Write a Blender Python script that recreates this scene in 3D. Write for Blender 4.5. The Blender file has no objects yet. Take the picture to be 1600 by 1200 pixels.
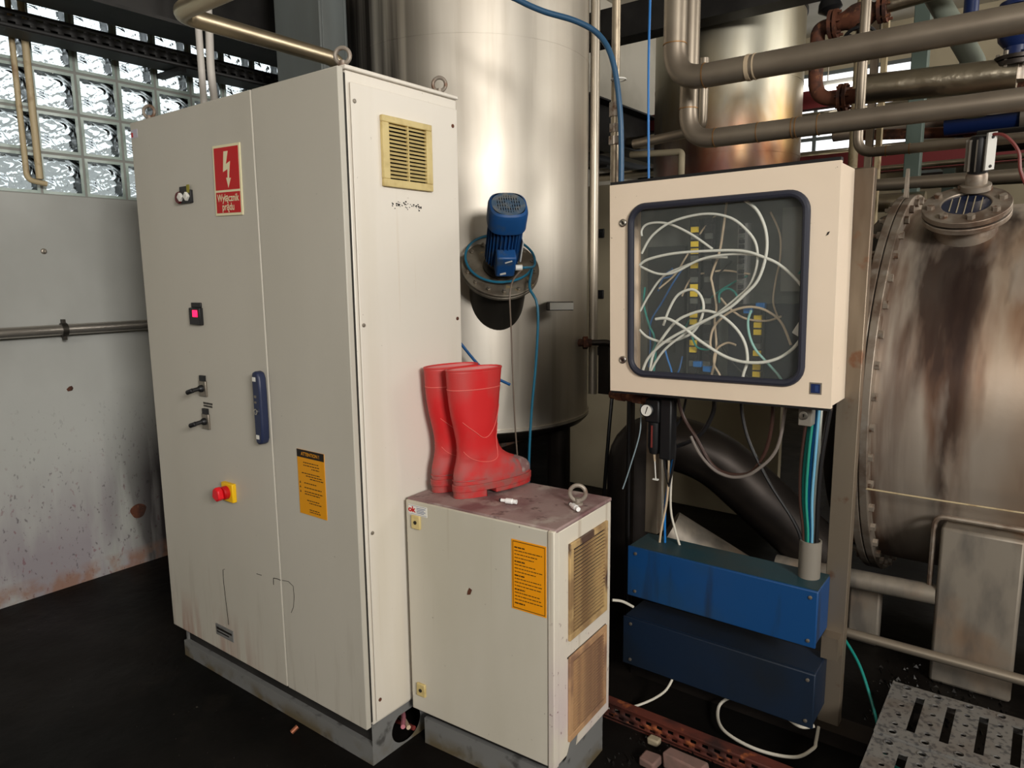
import bpy, bmesh, math, random
from mathutils import Vector, Matrix
random.seed(11)
sc = bpy.context.scene
COL = sc.collection
pi = math.pi

# ------------------------------------------------------------------ camera
yaw, pitch, roll = 0.64796, 0.15353, -0.00994
fw = Vector((-math.sin(yaw)*math.cos(pitch), math.cos(yaw)*math.cos(pitch), -math.sin(pitch)))
rt = Vector((math.cos(yaw), math.sin(yaw), 0)); up = rt.cross(fw)
r2 = rt*math.cos(roll) + up*math.sin(roll); u2 = up*math.cos(roll) - rt*math.sin(roll)
cam = bpy.data.cameras.new('camera'); cam.sensor_width = 36; cam.lens = 1114.6/1600*36
cam.clip_start = 0.05
co = bpy.data.objects.new('camera', cam); COL.objects.link(co)
co.matrix_world = Matrix(((r2.x,u2.x,-fw.x,1.6085),(r2.y,u2.y,-fw.y,-1.3519),(r2.z,u2.z,-fw.z,1.5601),(0,0,0,1)))
sc.camera = co
sc.view_settings.view_transform = 'Standard'; sc.view_settings.look = 'None'
sc.view_settings.exposure = 0.0; sc.view_settings.gamma = 1.0; sc.view_settings.use_curve_mapping = False
sc.cycles.caustics_reflective = False; sc.cycles.caustics_refractive = False
sc.cycles.use_denoising = True

# ------------------------------------------------------------------ sky and added area lights
w = bpy.data.worlds.new('sky'); sc.world = w; w.use_nodes = True
nt = w.node_tree; bg = nt.nodes['Background']
tc = nt.nodes.new('ShaderNodeTexCoord'); sx = nt.nodes.new('ShaderNodeSeparateXYZ')
nt.links.new(tc.outputs['Generated'], sx.inputs[0])
cr = nt.nodes.new('ShaderNodeValToRGB')
mr = nt.nodes.new('ShaderNodeMapRange'); mr.inputs[1].default_value = -1; mr.inputs[2].default_value = 1
nt.links.new(sx.outputs['Z'], mr.inputs[0]); nt.links.new(mr.outputs[0], cr.inputs[0])
e = cr.color_ramp.elements
e[0].position = 0.47; e[0].color = (.07,.075,.08,1)
e[1].position = 0.53; e[1].color = (.84,.86,.88,1)
x = cr.color_ramp.elements.new(0.9); x.color = (.62,.70,.82,1)
nt.links.new(cr.outputs[0], bg.inputs[0]); bg.inputs[1].default_value = 1.9

def area(name, loc, target, sx_, sy_, power, col):
    l = bpy.data.lights.new(name, 'AREA'); l.shape = 'RECTANGLE'; l.size = sx_; l.size_y = sy_
    l.energy = power; l.color = col
    o = bpy.data.objects.new(name, l); COL.objects.link(o); o.location = loc
    o.rotation_euler = (Vector(target)-Vector(loc)).to_track_quat('-Z', 'Y').to_euler()
    return o
area('window_daylight_side', (5.6,-2.6,3.0), (-.3,.4,1.1), 1.5, 1.0, 305, (1.0,.965,.915))  # assumed key light from the right, a bare area light without any window
area('window_daylight_rear', (2.8,-5.6,3.3), (.6,1.0,1.4), 3.0, 1.4, 66, (1.0,.965,.915))  # added area light behind the camera to brighten front faces, source unseen
area('window_daylight_hall', (6.3,5.0,3.6), (-1,5.0,2.8), 4.0, 1.6, 240, (1.0,.965,.91))  # fill light added for the ceiling and far hall, no window built there

# ------------------------------------------------------------------ helpers
def L(r, g, b):
    f = lambda c: (c/255/12.92 if c/255 <= .04045 else ((c/255+.055)/1.055)**2.4)
    return (f(r), f(g), f(b), 1)

def mat(name, col, rough=.5, metal=0., layers=(), bump=None, rvar=0., spec=.5, trans=0., ior=1.45, emit=None, alpha=1, aniso=0, coord='Object'):
    m = bpy.data.materials.new(name); m.use_nodes = True
    nt = m.node_tree; b = nt.nodes['Principled BSDF']; N = nt.nodes.new; K = nt.links.new
    b.inputs['Base Color'].default_value = col; b.inputs['Roughness'].default_value = rough
    b.inputs['Metallic'].default_value = metal; b.inputs['IOR'].default_value = ior
    b.inputs['Specular IOR Level'].default_value = spec
    b.inputs['Transmission Weight'].default_value = trans
    b.inputs['Alpha'].default_value = alpha
    if aniso: b.inputs['Anisotropic'].default_value = aniso
    if emit: b.inputs['Emission Color'].default_value = emit[0]; b.inputs['Emission Strength'].default_value = emit[1]
    tc = None
    if layers or bump or rvar:
        tc = N('ShaderNodeTexCoord'); sep = N('ShaderNodeSeparateXYZ'); K(tc.outputs[coord], sep.inputs[0])
    def noise(scale, detail=4, distort=0.):
        mp = N('ShaderNodeMapping'); mp.inputs['Scale'].default_value = scale if hasattr(scale,'__len__') else (scale,)*3
        mp.inputs['Location'].default_value = (random.random()*9, random.random()*9, random.random()*9)
        K(tc.outputs[coord], mp.inputs[0])
        n = N('ShaderNodeTexNoise'); n.inputs['Scale'].default_value = 1; n.inputs['Detail'].default_value = detail
        n.inputs['Distortion'].default_value = distort; K(mp.outputs[0], n.inputs['Vector']); return n.outputs['Fac']
    def rng(src, a, b_, c=0., d=1.):
        r = N('ShaderNodeMapRange'); r.inputs[1].default_value = a; r.inputs[2].default_value = b_
        r.inputs[3].default_value = c; r.inputs[4].default_value = d; K(src, r.inputs[0]); return r.outputs[0]
    def mul(a, b_):
        q = N('ShaderNodeMath'); q.operation = 'MULTIPLY'; K(a, q.inputs[0])
        if isinstance(b_, float): q.inputs[1].default_value = b_
        else: K(b_, q.inputs[1])
        return q.outputs[0]
    cur = None
    for ly in layers:
        fac = rng(noise(ly['s'], ly.get('d',4), ly.get('w',0.)), ly.get('lo',.5), ly.get('hi',.7))
        fac = mul(fac, float(ly.get('k',1.)))
        for ax in 'xyz':
            if ax in ly:      # soft bounds along an axis: (start, full)
                fac = mul(fac, rng(sep.outputs['XYZ'.index(ax.upper())], ly[ax][0], ly[ax][1]))
                if len(ly[ax]) > 2: fac = mul(fac, rng(sep.outputs['XYZ'.index(ax.upper())], ly[ax][3], ly[ax][2]))
        mx = N('ShaderNodeMix'); mx.data_type = 'RGBA'
        K(fac, mx.inputs[0]); mx.inputs[7].default_value = ly['c']
        if cur is None: mx.inputs[6].default_value = col
        else: K(cur, mx.inputs[6])
        cur = mx.outputs[2]
    if cur is not None: K(cur, b.inputs['Base Color'])
    if rvar:
        K(rng(noise((3,3,2),5), .3, .7, max(.03,rough-rvar), rough+rvar), b.inputs['Roughness'])
    if bump:
        bn = N('ShaderNodeBump'); bn.inputs['Strength'].default_value = bump[1]; bn.inputs['Distance'].default_value = bump[2] if len(bump)>2 else .01
        K(noise(bump[0], bump[4] if len(bump)>4 else 3, bump[3] if len(bump)>3 else 0.), bn.inputs['Height']); K(bn.outputs[0], b.inputs['Normal'])
    return m

class MB:
    def __init__(s): s.v = []; s.f = []; s.m = []
    def add(s, vs, fs, m=0):
        o = len(s.v); s.v += [Vector(q) for q in vs]
        for f in fs: s.f.append(tuple(o+i for i in f)); s.m.append(m)
        return s
    def box(s, x0, x1, y0, y1, z0, z1, m=0):
        return s.add([(x,y,z) for x in (x0,x1) for y in (y0,y1) for z in (z0,z1)],
                     [(0,1,3,2),(4,6,7,5),(0,4,5,1),(2,3,7,6),(0,2,6,4),(1,5,7,3)], m)
    def obox(s, c, ax, h, m=0):     # oriented box: axes ax (3 vectors), half sizes h
        c = Vector(c); a = [Vector(q).normalized()*k for q,k in zip(ax,h)]
        return s.add([c+a[0]*i+a[1]*j+a[2]*k for i in (-1,1) for j in (-1,1) for k in (-1,1)],
                     [(0,1,3,2),(4,6,7,5),(0,4,5,1),(2,3,7,6),(0,2,6,4),(1,5,7,3)], m)
    def lathe(s, prof, o, ax=(0,0,1), n=32, m=0, close=False):   # prof (r, h) along ax
        o = Vector(o); a = Vector(ax).normalized(); t = a.orthogonal().normalized(); b = a.cross(t)
        vs = []; fs = []; k = len(prof)
        for r, h in prof:
            for i in range(n):
                q = 2*pi*i/n; vs.append(o + a*h + (t*math.cos(q)+b*math.sin(q))*max(r,1e-5))
        for j in range(k if close else k-1):
            j2 = (j+1) % k
            for i in range(n): fs.append((j*n+i, j*n+(i+1)%n, j2*n+(i+1)%n, j2*n+i))
        if not close:
            if prof[0][0] > 1e-4: fs.append(tuple(range(n-1,-1,-1)))
            if prof[-1][0] > 1e-4: fs.append(tuple((k-1)*n+i for i in range(n)))
        return s.add(vs, fs, m)
    def cyl(s, p0, p1, r, r1=None, n=24, m=0):
        p0 = Vector(p0); p1 = Vector(p1); d = p1-p0
        return s.lathe([(r,0),(r if r1 is None else r1, d.length)], p0, d, n, m)
    def ring(s, o, ax, ro, ri, h, n=48, m=0):
        return s.lathe([(ri,0),(ro,0),(ro,h),(ri,h)], o, ax, n, m, close=True)
    def tube(s, pts, r, n=10, m=0, closed=False):
        pts = [Vector(p) for p in pts]; k = len(pts); vs = []; fs = []
        t0 = (pts[1]-pts[0]).normalized(); nx = t0.orthogonal().normalized()
        for i, p in enumerate(pts):
            if closed: t = (pts[(i+1)%k]-pts[i-1]).normalized()
            else: t = (pts[min(i+1,k-1)]-pts[max(i-1,0)]).normalized()
            nx = (nx - t*nx.dot(t)).normalized(); b = t.cross(nx)
            rr = r[i] if hasattr(r,'__len__') else r
            for j in range(n): q = 2*pi*j/n; vs.append(p+(nx*math.cos(q)+b*math.sin(q))*rr)
        for i in range(k if closed else k-1):
            i2 = (i+1) % k
            for j in range(n): fs.append((i*n+j, i*n+(j+1)%n, i2*n+(j+1)%n, i2*n+j))
        if not closed: fs += [tuple(range(n-1,-1,-1)), tuple((k-1)*n+j for j in range(n))]
        return s.add(vs, fs, m)
    def prism(s, poly, o, u, v, d, m=0):   # poly (a,b) in plane (u,v) at o, extruded by vector d
        o = Vector(o); u = Vector(u); v = Vector(v); d = Vector(d); n = len(poly)
        P = [o+u*a+v*b for a,b in poly]
        return s.add(P+[p+d for p in P], [tuple(range(n-1,-1,-1)), tuple(range(n,2*n))]+[(i,(i+1)%n,n+(i+1)%n,n+i) for i in range(n)], m)
    def text(s, body, size, o, u, v, m=0, align='CENTER', bold=0.):
        cu = bpy.data.curves.new('t','FONT'); cu.body = body; cu.size = size; cu.align_x = align; cu.offset = bold
        ob = bpy.data.objects.new('t', cu); COL.objects.link(ob)
        me = bpy.data.meshes.new_from_object(ob.evaluated_get(bpy.context.evaluated_depsgraph_get()))
        o = Vector(o); u = Vector(u); v = Vector(v)
        s.add([o+u*q.co.x+v*q.co.y for q in me.vertices], [tuple(p.vertices) for p in me.polygons], m)
        bpy.data.objects.remove(ob); bpy.data.curves.remove(cu); bpy.data.meshes.remove(me)
        return s
    def build(s, name, mats, parent=None, bevel=0., ang=35, solid=0., flat=False):
        if not hasattr(mats,'__len__'): mats = [mats]
        if parent is not None: org = ORG[parent.name]
        else:
            xs = [q.x for q in s.v]; ys = [q.y for q in s.v]; zs = [q.z for q in s.v]
            org = Vector(((min(xs)+max(xs))/2, (min(ys)+max(ys))/2, min(zs)))
        me = bpy.data.meshes.new(name); me.from_pydata([tuple(q-org) for q in s.v], [], s.f)
        for q in mats: me.materials.append(q)
        me.polygons.foreach_set('material_index', s.m); me.polygons.foreach_set('use_smooth', [not flat]*len(s.f))
        bm = bmesh.new(); bm.from_mesh(me); bmesh.ops.recalc_face_normals(bm, faces=bm.faces); bm.to_mesh(me); bm.free()
        me.set_sharp_from_angle(angle=math.radians(ang))
        ob = bpy.data.objects.new(name, me); COL.objects.link(ob)
        if parent is None: ob.location = org
        else: ob.parent = parent
        ORG[ob.name] = org
        if solid:
            q = ob.modifiers.new('thickness','SOLIDIFY'); q.thickness = solid; q.offset = -1
        if bevel:
            q = ob.modifiers.new('edges','BEVEL'); q.width = bevel; q.segments = 2; q.limit_method = 'ANGLE'; q.angle_limit = math.radians(40)
        return ob
ORG = {}
def tag(o, label, cat, group=None):
    o['label'] = label; o['category'] = cat
    if group: o['group'] = group
    return o
def thing(name, label, cat, loc=(0,0,0), rotz=0., group=None, local=False):
    o = bpy.data.objects.new(name, None); COL.objects.link(o); o.location = loc; o.rotation_euler = (0,0,rotz)
    o.empty_display_size = .1
    ORG[o.name] = Vector((0,0,0)) if local else Vector(loc)
    return tag(o, label, cat, group)
def struct(o): o['kind'] = 'structure'; return o
def linkcopy(src, parent, loc, name=None):
    o = src.copy(); COL.objects.link(o); o.parent = parent; o.location = loc
    if name: o.name = name
    return o
def smooth(pts, n=8, closed=False):
    P = [Vector(p) for p in pts]; k = len(P); out = []
    for i in range(k if closed else k-1):
        if closed: a,b,c,d = P[i-1],P[i],P[(i+1)%k],P[(i+2)%k]
        else: a,b,c,d = P[max(i-1,0)],P[i],P[i+1],P[min(i+2,k-1)]
        for j in range(n):
            t = j/n; out.append(.5*((2*b)+(c-a)*t+(2*a-5*b+4*c-d)*t*t+(3*b-a-3*c+d)*t**3))
    if not closed: out.append(P[-1])
    return out
def bend(pts, r, n=8):    # polyline with rounded corners
    P = [Vector(p) for p in pts]; out = [P[0]]
    for i in range(1, len(P)-1):
        a = (P[i-1]-P[i]); c = (P[i+1]-P[i]); d = min(r, a.length*.49, c.length*.49)
        p0 = P[i]+a.normalized()*d; p1 = P[i]+c.normalized()*d
        for j in range(n+1):
            t = j/n; out.append(p0*(1-t)**2 + P[i]*2*t*(1-t)*1.0 + p1*t*t)
    out.append(P[-1]); return out
def pipe(name, pts, r, m, label, cat='pipe', br=.1, n=20, group=None, marks=()):
    t = MB().tube(bend(pts, br), r, n)
    if not marks: return tag(t.build(name, m), label, cat, group)
    zs = [Vector(p).z for p in pts]; root = thing(name, label, cat, (pts[0][0], pts[0][1], min(zs)), group=group)
    t.build('pipe_run', m, root)
    for c, ax, ln, mm in marks: MB().ring(Vector(c), ax, r+.0022, r-.002, ln, 24).build('weld_seam', mm, root)
    return root
def cable(name, pts, r, m, label, cat='cable', group=None, n=8, k=8, closed=False):
    return tag(MB().tube(smooth(pts, k, closed), r, n, closed=closed).build(name, m), label, cat, group)

# ------------------------------------------------------------------ materials
RUST = L(96,52,34); PURP = L(88,62,78); BLK = L(24,20,20)
m_floor = mat('wet black floor', L(23,20,18), .45, layers=[dict(c=L(12,11,10),s=1.6,lo=.4,hi=.6), dict(c=L(44,39,34),s=(5,5,5),lo=.58,hi=.78,k=.35), dict(c=L(110,102,92),s=40,lo=.76,hi=.79,k=.5)], rvar=.1, bump=(14,.25,.01), spec=.12)
m_wall = mat('stained white wall paint', L(186,187,182), .6, layers=[
    dict(c=L(160,160,154),s=(1,1.5,1.2),lo=.45,hi=.65,k=.6),
    dict(c=L(140,128,138),s=(4,6,1.4),lo=.40,hi=.58,z=(.75,.2),k=.7),
    dict(c=L(130,80,90),s=(30,44,26),lo=.63,hi=.70,z=(.95,.35),k=.6),
    dict(c=L(80,70,76),s=(30,60,34),lo=.64,hi=.70,z=(1.05,.5),k=.6),
    dict(c=L(44,38,40),s=(4,7,.9),lo=.34,hi=.52,z=(1.0,.5),y=(-1.12,-.82),k=.92),  # black stain plus the shadow beside the cabinet, both in the colour
    dict(c=L(150,110,88),s=(9,9,9),lo=.40,hi=.55,z=(.11,.05),k=.8)], bump=(9,.12,.01))
m_plaster = mat('pale plaster', L(196,190,176), .75, layers=[dict(c=L(170,164,148),s=1.3,lo=.45,hi=.7)])
m_olive = mat('beige wall paint', L(168,156,130), .7, layers=[dict(c=L(140,128,106),s=1.1,lo=.45,hi=.7)])
m_dim = mat('grey hall plaster', L(176,170,160), .8)
m_render = mat('pale outside render', L(196,196,192), .8)
m_mortar = mat('grey joint mortar', L(150,150,144), .8)
m_glass = mat('rippled glass', (.95,.98,.97,1), .06, trans=1., ior=1.32, bump=((9,10,14),1.0,.055,1.3,1))
m_grim = mat('green glass rim', L(196,210,202), .22, layers=[dict(c=L(150,168,158),s=9,lo=.4,hi=.7)], spec=.6)

CAB = L(192,187,175)  # cabinet paint darkened for the shaded front
m_door = mat('grey cabinet door paint', CAB, .48, layers=[
    dict(c=L(180,175,162),s=(2,2,.6),lo=.42,hi=.62,k=.5),
    dict(c=L(150,146,132),s=(90,90,90),lo=.72,hi=.78,k=.7),
    dict(c=L(146,86,66),s=(22,22,2.2),lo=.44,hi=.60,z=(.34,.08),x=(-.40,-.85),k=.7),
    dict(c=L(120,104,86),s=(30,30,3),lo=.54,hi=.70,z=(.55,.1),k=.35)])
m_side = mat('cream cabinet side paint', L(222,215,203), .42, layers=[  # same cabinet paint, lightened for the side that catches the light
    dict(c=L(206,197,178),s=(2,5,.5),lo=.5,hi=.66,k=.5), dict(c=L(120,104,88),s=(70,70,70),lo=.73,hi=.78,k=.7),
    dict(c=L(190,168,136),s=(20,34,.9),lo=.64,hi=.74,k=.25)])
m_small = mat('grey low cabinet paint', L(202,196,182), .5, layers=[
    dict(c=L(184,178,160),s=(2,2,.7),lo=.44,hi=.62,k=.6), dict(c=L(120,110,96),s=(60,60,60),lo=.72,hi=.77,k=.8),
    dict(c=L(160,142,116),s=(40,40,1.2),lo=.64,hi=.74,k=.25)])
m_smallside = mat('purple spattered side paint', L(212,204,188), .5, layers=[
    dict(c=L(198,178,184),s=(5,5,4),lo=.42,hi=.6,z=(.62,.2),k=.75), dict(c=L(110,70,78),s=(70,70,60),lo=.66,hi=.72,z=(.8,.4),k=.8),
    dict(c=L(150,126,96),s=(40,40,1.0),lo=.6,hi=.7,k=.5)])
m_smalltop = mat('purple dirty cabinet top', L(150,128,124), .55, layers=[
    dict(c=L(112,78,80),s=(7,5,5),lo=.42,hi=.58,k=.9), dict(c=L(186,176,166),s=(11,9,9),lo=.55,hi=.7,k=.8),
    dict(c=L(82,60,58),s=(30,30,30),lo=.6,hi=.7,k=.8)], bump=(60,.2,.004))
m_plinth = mat('grey plinth steel', L(116,116,114), .5, layers=[dict(c=L(60,58,56),s=(16,16,16),lo=.58,hi=.68,k=.8), dict(c=L(96,86,66),s=(9,9,9),lo=.45,hi=.6,z=(.06,.01))])
m_black = mat('black plastic', L(22,22,24), .45)
m_dark = mat('dark void', L(12,12,12), .8)
m_gap = mat('dark door seal', L(40,38,34), .7)
m_steel = mat('bright zinc', L(190,186,178), .3, 1.)
m_galv = mat('dull galvanised bolt', L(150,142,130), .45, .8)
m_eye = mat('painted eyebolt steel', L(148,138,126), .5, .3, layers=[dict(c=L(112,84,66),s=30,lo=.5,hi=.65)])
m_navy = mat('navy handle plastic', L(38,46,74), .42)
m_red = mat('red sign enamel', L(190,14,20), .45)
m_cream = mat('luminous cream sign', L(226,218,180), .5)
m_yellow = mat('yellow warning sticker', L(222,150,14), .5)
m_orange = mat('orange warning sticker', L(240,156,16), .45)
m_ink = mat('printed dark ink', L(70,44,10), .6)
m_inkblk = mat('black ink', L(24,18,14), .5)
m_white = mat('white plastic', L(226,224,216), .45)
m_vent = mat('yellowed vent plastic', L(206,186,128), .5, layers=[dict(c=L(172,148,92),s=(20,20,20),lo=.5,hi=.7,k=.6)])
m_filter = mat('stained filter plastic', L(186,156,108), .55, layers=[
    dict(c=L(140,112,78),s=(10,10,10),lo=.45,hi=.6), dict(c=L(60,40,42),s=(9,11,7),lo=.50,hi=.58,k=.9,z=(.5,.62))])
m_filter2 = mat('brown filter plastic', L(180,142,104), .55, layers=[dict(c=L(120,90,74),s=(10,9,9),lo=.45,hi=.62,k=.8)])
m_boot = mat('red rubber', L(198,38,40), .45, layers=[dict(c=L(176,70,66),s=(9,9,5),lo=.45,hi=.65,k=.7), dict(c=L(150,92,88),s=(14,14,14),lo=.34,hi=.60,z=(.17,.06),k=.8), dict(c=L(120,96,94),s=(20,20,20),lo=.42,hi=.6,z=(.13,.10),y=(.14,.20),k=.9)], spec=.4)
m_bootdust = mat('dusty toe rubber', L(124,92,90), .8, layers=[dict(c=L(160,140,134),s=40,lo=.5,hi=.7)])
m_sole = mat('red sole rubber', L(176,44,44), .55, layers=[dict(c=L(140,80,74),s=25,lo=.45,hi=.65)])
m_ridge = mat('pale red ridge rubber', L(212,96,88), .5)
m_bootin = mat('pink boot lining', L(196,120,116), .8)
m_encl = mat('cream enclosure paint', L(236,218,196), .42, layers=[dict(c=L(226,208,184),s=(2,2,2),lo=.45,hi=.65,k=.6), dict(c=L(150,130,104),s=60,lo=.74,hi=.78)])
m_gasket = mat('dark window gasket', L(44,46,58), .45)
m_pane = mat('hazy window pane', L(196,204,200), .08, alpha=.05, spec=.5)
m_backplate = mat('galvanised backplate', L(104,108,102), .5, .3, layers=[dict(c=L(70,72,68),s=6,lo=.4,hi=.65)])
m_term = mat('dark terminal strip', L(26,25,27), .5)
m_yel = mat('yellow terminal tag', L(226,196,52), .5)
m_tubew = mat('milky hose plastic', L(222,222,210), .35)
m_tubet = mat('beige hose plastic', L(196,176,148), .4)
m_teal = mat('teal hose plastic', L(24,122,112), .4)
m_bluec = mat('blue cable sheath', L(24,84,140), .4)
m_bluel = mat('blue cable', L(30,110,180), .35)
m_hose = mat('blue rubber hose', L(46,84,116), .4)
m_blkc = mat('black cable sheath', L(24,23,24), .4)
m_brn = mat('brown hose', L(62,42,36), .3)
m_whc = mat('white cable sheath', L(206,200,186), .5)
m_bluebox = mat('blue trunking paint', L(16,66,118), .45, layers=[dict(c=L(40,64,76),s=(3,3,3),lo=.45,hi=.65,k=.6), dict(c=L(30,40,52),s=(14,14,2),lo=.58,hi=.7,k=.6)])
m_bluebox2 = mat('dark blue trunking paint', L(16,32,52), .5, layers=[dict(c=L(22,28,34),s=(3,3,3),lo=.42,hi=.62,k=.8)])  # blue paint darkened to carry the shade on the lower box
m_tealtop = mat('grimy teal lid', L(30,60,68), .5, layers=[dict(c=L(50,60,60),s=6,lo=.4,hi=.65)])

STL = L(196,190,178)
def steel(name, col=STL, rough=.34, layers=(), metal=1., **k): return mat(name, col, rough, metal, layers=layers, **k)
m_tank = steel('brushed tank steel', L(212,205,193), .50, metal=.9, layers=[
    dict(c=L(182,173,160),s=(5,5,.35),lo=.42,hi=.62,k=.6), dict(c=L(150,139,122),s=(9,9,.5),lo=.58,hi=.72,k=.4),
    dict(c=L(150,138,112),s=(1.2,1.2,1.0),lo=.5,hi=.65,z=(1.2,.5),k=.6),
    dict(c=L(36,30,28),s=(14,14,.4),lo=.28,hi=.52,x=(.30,.06),k=.92)], rvar=.06)  # streaky brown grime and a dark reflection, both painted on this side
m_tank2 = steel('heat tinted tank steel', L(190,186,170), .38, [
    dict(c=L(160,150,128),s=(3,3,.4),lo=.4,hi=.6,k=.7),
    dict(c=L(156,122,70),s=(2.2,2.2,1.2),lo=.38,hi=.60,z=(3.05,2.7),k=.85,w=.4),
    dict(c=L(84,90,100),s=(2.4,2.4,1.0),lo=.46,hi=.60,z=(2.9,2.6),k=.8,w=.4),
    dict(c=L(128,70,50),s=(1.6,1.6,1.0),lo=.42,hi=.60,z=(2.75,2.4),k=.85,w=.4)], rvar=.05)
m_pipe = steel('dull stainless pipe', L(150,139,124), .42, [dict(c=L(122,110,97),s=(3,3,3),lo=.42,hi=.65,k=.7)], metal=.65)
m_pipebr = steel('bright stainless pipe', L(196,182,156), .38, [dict(c=L(150,134,110),s=4,lo=.45,hi=.7,k=.6)])
m_insul = steel('silver pipe jacket', L(176,166,148), .3, bump=((14,14,14),.5,.01))
m_weld = mat('tan weld mark', L(150,112,70), .5, .6)
m_htank = steel('rust stained vessel steel', L(210,196,180), .42, metal=.65, layers=[
    dict(c=L(168,136,108),s=(2.0,1.2,.6),lo=.44,hi=.62,k=.7),
    dict(c=L(132,84,52),s=(5,1.6,.8),lo=.52,hi=.66,k=.8),
    dict(c=L(66,50,44),s=(7,2.0,1.2),lo=.50,hi=.62,z=(.95,1.3),k=.85),
    dict(c=L(50,38,36),s=(14,2.5,3.5),lo=.36,hi=.52,x=(.22,.27,.30,.35),k=.7,z=(.42,.6)),
    dict(c=L(206,196,184),s=(6,2.0,1.6),lo=.56,hi=.66,k=.5),
    dict(c=L(58,44,40),s=(9,2.0,1.8),lo=.36,hi=.56,x=(.05,.12,.26,.36),z=(.95,1.2),k=.9),
    dict(c=L(104,66,42),s=(12,2,.9),lo=.40,hi=.58,x=(.20,.05),k=.8)], rvar=.08, bump=(40,.1,.004))
m_flange = mat('weathered flange steel', L(164,152,138), .5, .7, layers=[dict(c=L(104,80,64),s=9,lo=.45,hi=.65,k=.8), dict(c=L(176,168,158),s=22,lo=.55,hi=.7,k=.6)])
m_bolt = mat('weathered bolt', L(166,154,140), .5, .6, layers=[dict(c=L(112,84,66),s=40,lo=.5,hi=.65)])
m_rust = mat('brown rust', L(104,62,44), .75, .2, layers=[dict(c=L(66,42,34),s=14,lo=.45,hi=.6), dict(c=L(140,92,62),s=30,lo=.58,hi=.7)])
m_rail = mat('red oxide steel', L(98,46,34), .7, .1, layers=[dict(c=L(52,30,26),s=8,lo=.45,hi=.65), dict(c=L(150,82,46),s=25,lo=.6,hi=.7)])
m_green = mat('grey green column paint', L(84,98,90), .5)
m_greyp = mat('grey column paint', L(100,106,105), .5, layers=[dict(c=L(90,94,92),s=(4,4,1),lo=.45,hi=.65)])
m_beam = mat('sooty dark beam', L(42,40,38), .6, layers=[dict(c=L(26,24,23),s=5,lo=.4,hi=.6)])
m_tray = mat('black cable tray', L(30,29,28), .55)
m_tan = mat('beige conduit', L(190,172,136), .5, layers=[dict(c=L(140,110,78),s=12,lo=.55,hi=.7)])
m_wpipe = mat('white conduit', L(206,200,192), .45)
m_gduct = mat('grey green duct', L(112,118,106), .5)
m_bluev = mat('blue valve enamel', L(20,38,84), .35)
m_motor = mat('blue motor enamel', L(28,76,132), .42, layers=[dict(c=L(70,84,96),s=18,lo=.52,hi=.7,k=.7)])
m_motord = mat('dusty motor cowl', L(70,92,114), .55, layers=[dict(c=L(110,112,112),s=25,lo=.45,hi=.65)])
m_nozzle = mat('dark nozzle steel', L(74,70,64), .45, .8)
m_plate = mat('dusty flange plate', L(140,132,118), .5, .6, layers=[dict(c=L(104,94,82),s=9,lo=.4,hi=.6), dict(c=L(170,150,110),s=20,lo=.62,hi=.7)])
m_step = mat('galvanised step plate', L(136,134,130), .5, .45, layers=[dict(c=L(70,70,74),s=(60,60,60),lo=.52,hi=.62,k=.75), dict(c=L(116,102,90),s=6,lo=.5,hi=.65,k=.5)])
m_stand = steel('stand channel steel', L(150,137,120), .45, metal=.75, layers=[dict(c=L(104,90,76),s=(6,6,1.2),lo=.45,hi=.65), dict(c=L(120,70,40),s=(12,12,12),lo=.62,hi=.7,k=.6)])
m_darkst = mat('sooty dark pipe steel', L(58,52,48), .42, .7, layers=[dict(c=L(36,32,30),s=3,lo=.4,hi=.65)])
m_saddle = steel('dull support plate', L(150,141,128), .55, metal=.5, layers=[dict(c=L(150,112,76),s=(3,3,3),lo=.5,hi=.7,k=.7), dict(c=L(96,92,88),s=(12,12,4),lo=.45,hi=.65,k=.6)])
m_redsteel = mat('oxide red beam paint', L(112,34,34), .6)
m_brick = mat('pink brick stub', L(122,94,86), .85, layers=[dict(c=L(110,88,80),s=30,lo=.45,hi=.65)])
m_grit = mat('wet black grit', L(34,32,30), .3, layers=[dict(c=L(150,146,140),s=30,lo=.66,hi=.7)])
m_sight = mat('blue sight glass', L(34,40,60), .12, spec=.8)
m_lit = mat('daylit window glazing', (.9,.92,.94,1), .3, emit=((.96,.98,1,1), 1.6))
m_lamp = mat('lit lamp lens', (1,1,1,1), .3, emit=((1,.97,.9,1), 5.))
m_led = mat('lit red display', (.6,.0,.05,1), .3, emit=((1,.01,.08,1), 2.2))
m_conduit = mat('grey conduit sleeve', L(128,122,112), .45)
m_gaugef = mat('white gauge face', L(222,220,212), .35)
m_redcab = mat('red cable sheath', L(120,52,48), .45)
m_whitef = mat('white fitting plastic', L(240,240,238), .3)

# ================================================================== setting
WX = -2.285
struct(MB().box(-2.6,7.2,-6.2,8.8,-.12,0).build('floor', m_floor))
struct(MB().box(-2.6,7.2,-6.2,8.8,4.3,4.45).build('ceiling', m_plaster))
wl = MB().box(WX-.25,WX,-6.2,8.8,0,1.955)
struct(wl.build('wall_left', m_wall))
struct(MB().box(WX-.25,WX,-6.2,8.8,3.152,4.3).box(WX-.25,WX,-6.2,-1.09,1.955,3.152).box(WX-.25,WX,3.65,8.8,1.955,3.152).build('trim_1', m_plaster))
struct(MB().box(WX,7.2,8.0,8.3,0,4.3).build('wall_back', m_olive))
struct(MB().box(-9.5,-9.0,-8,14,0,3.6).build('wall_outside', m_render))  # neighbouring building, added to give grey tones through the glass blocks
struct(MB().box(-14,-2.61,-12,16,-.15,-.02).build('ground_outside', m_dim))
struct(MB().box(6.9,7.2,-6.2,8.0,0,4.3).build('wall_right', m_dim))
struct(MB().box(-2.535,7.2,-6.4,-6.2,0,4.3).build('wall_front', m_dim))

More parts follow.
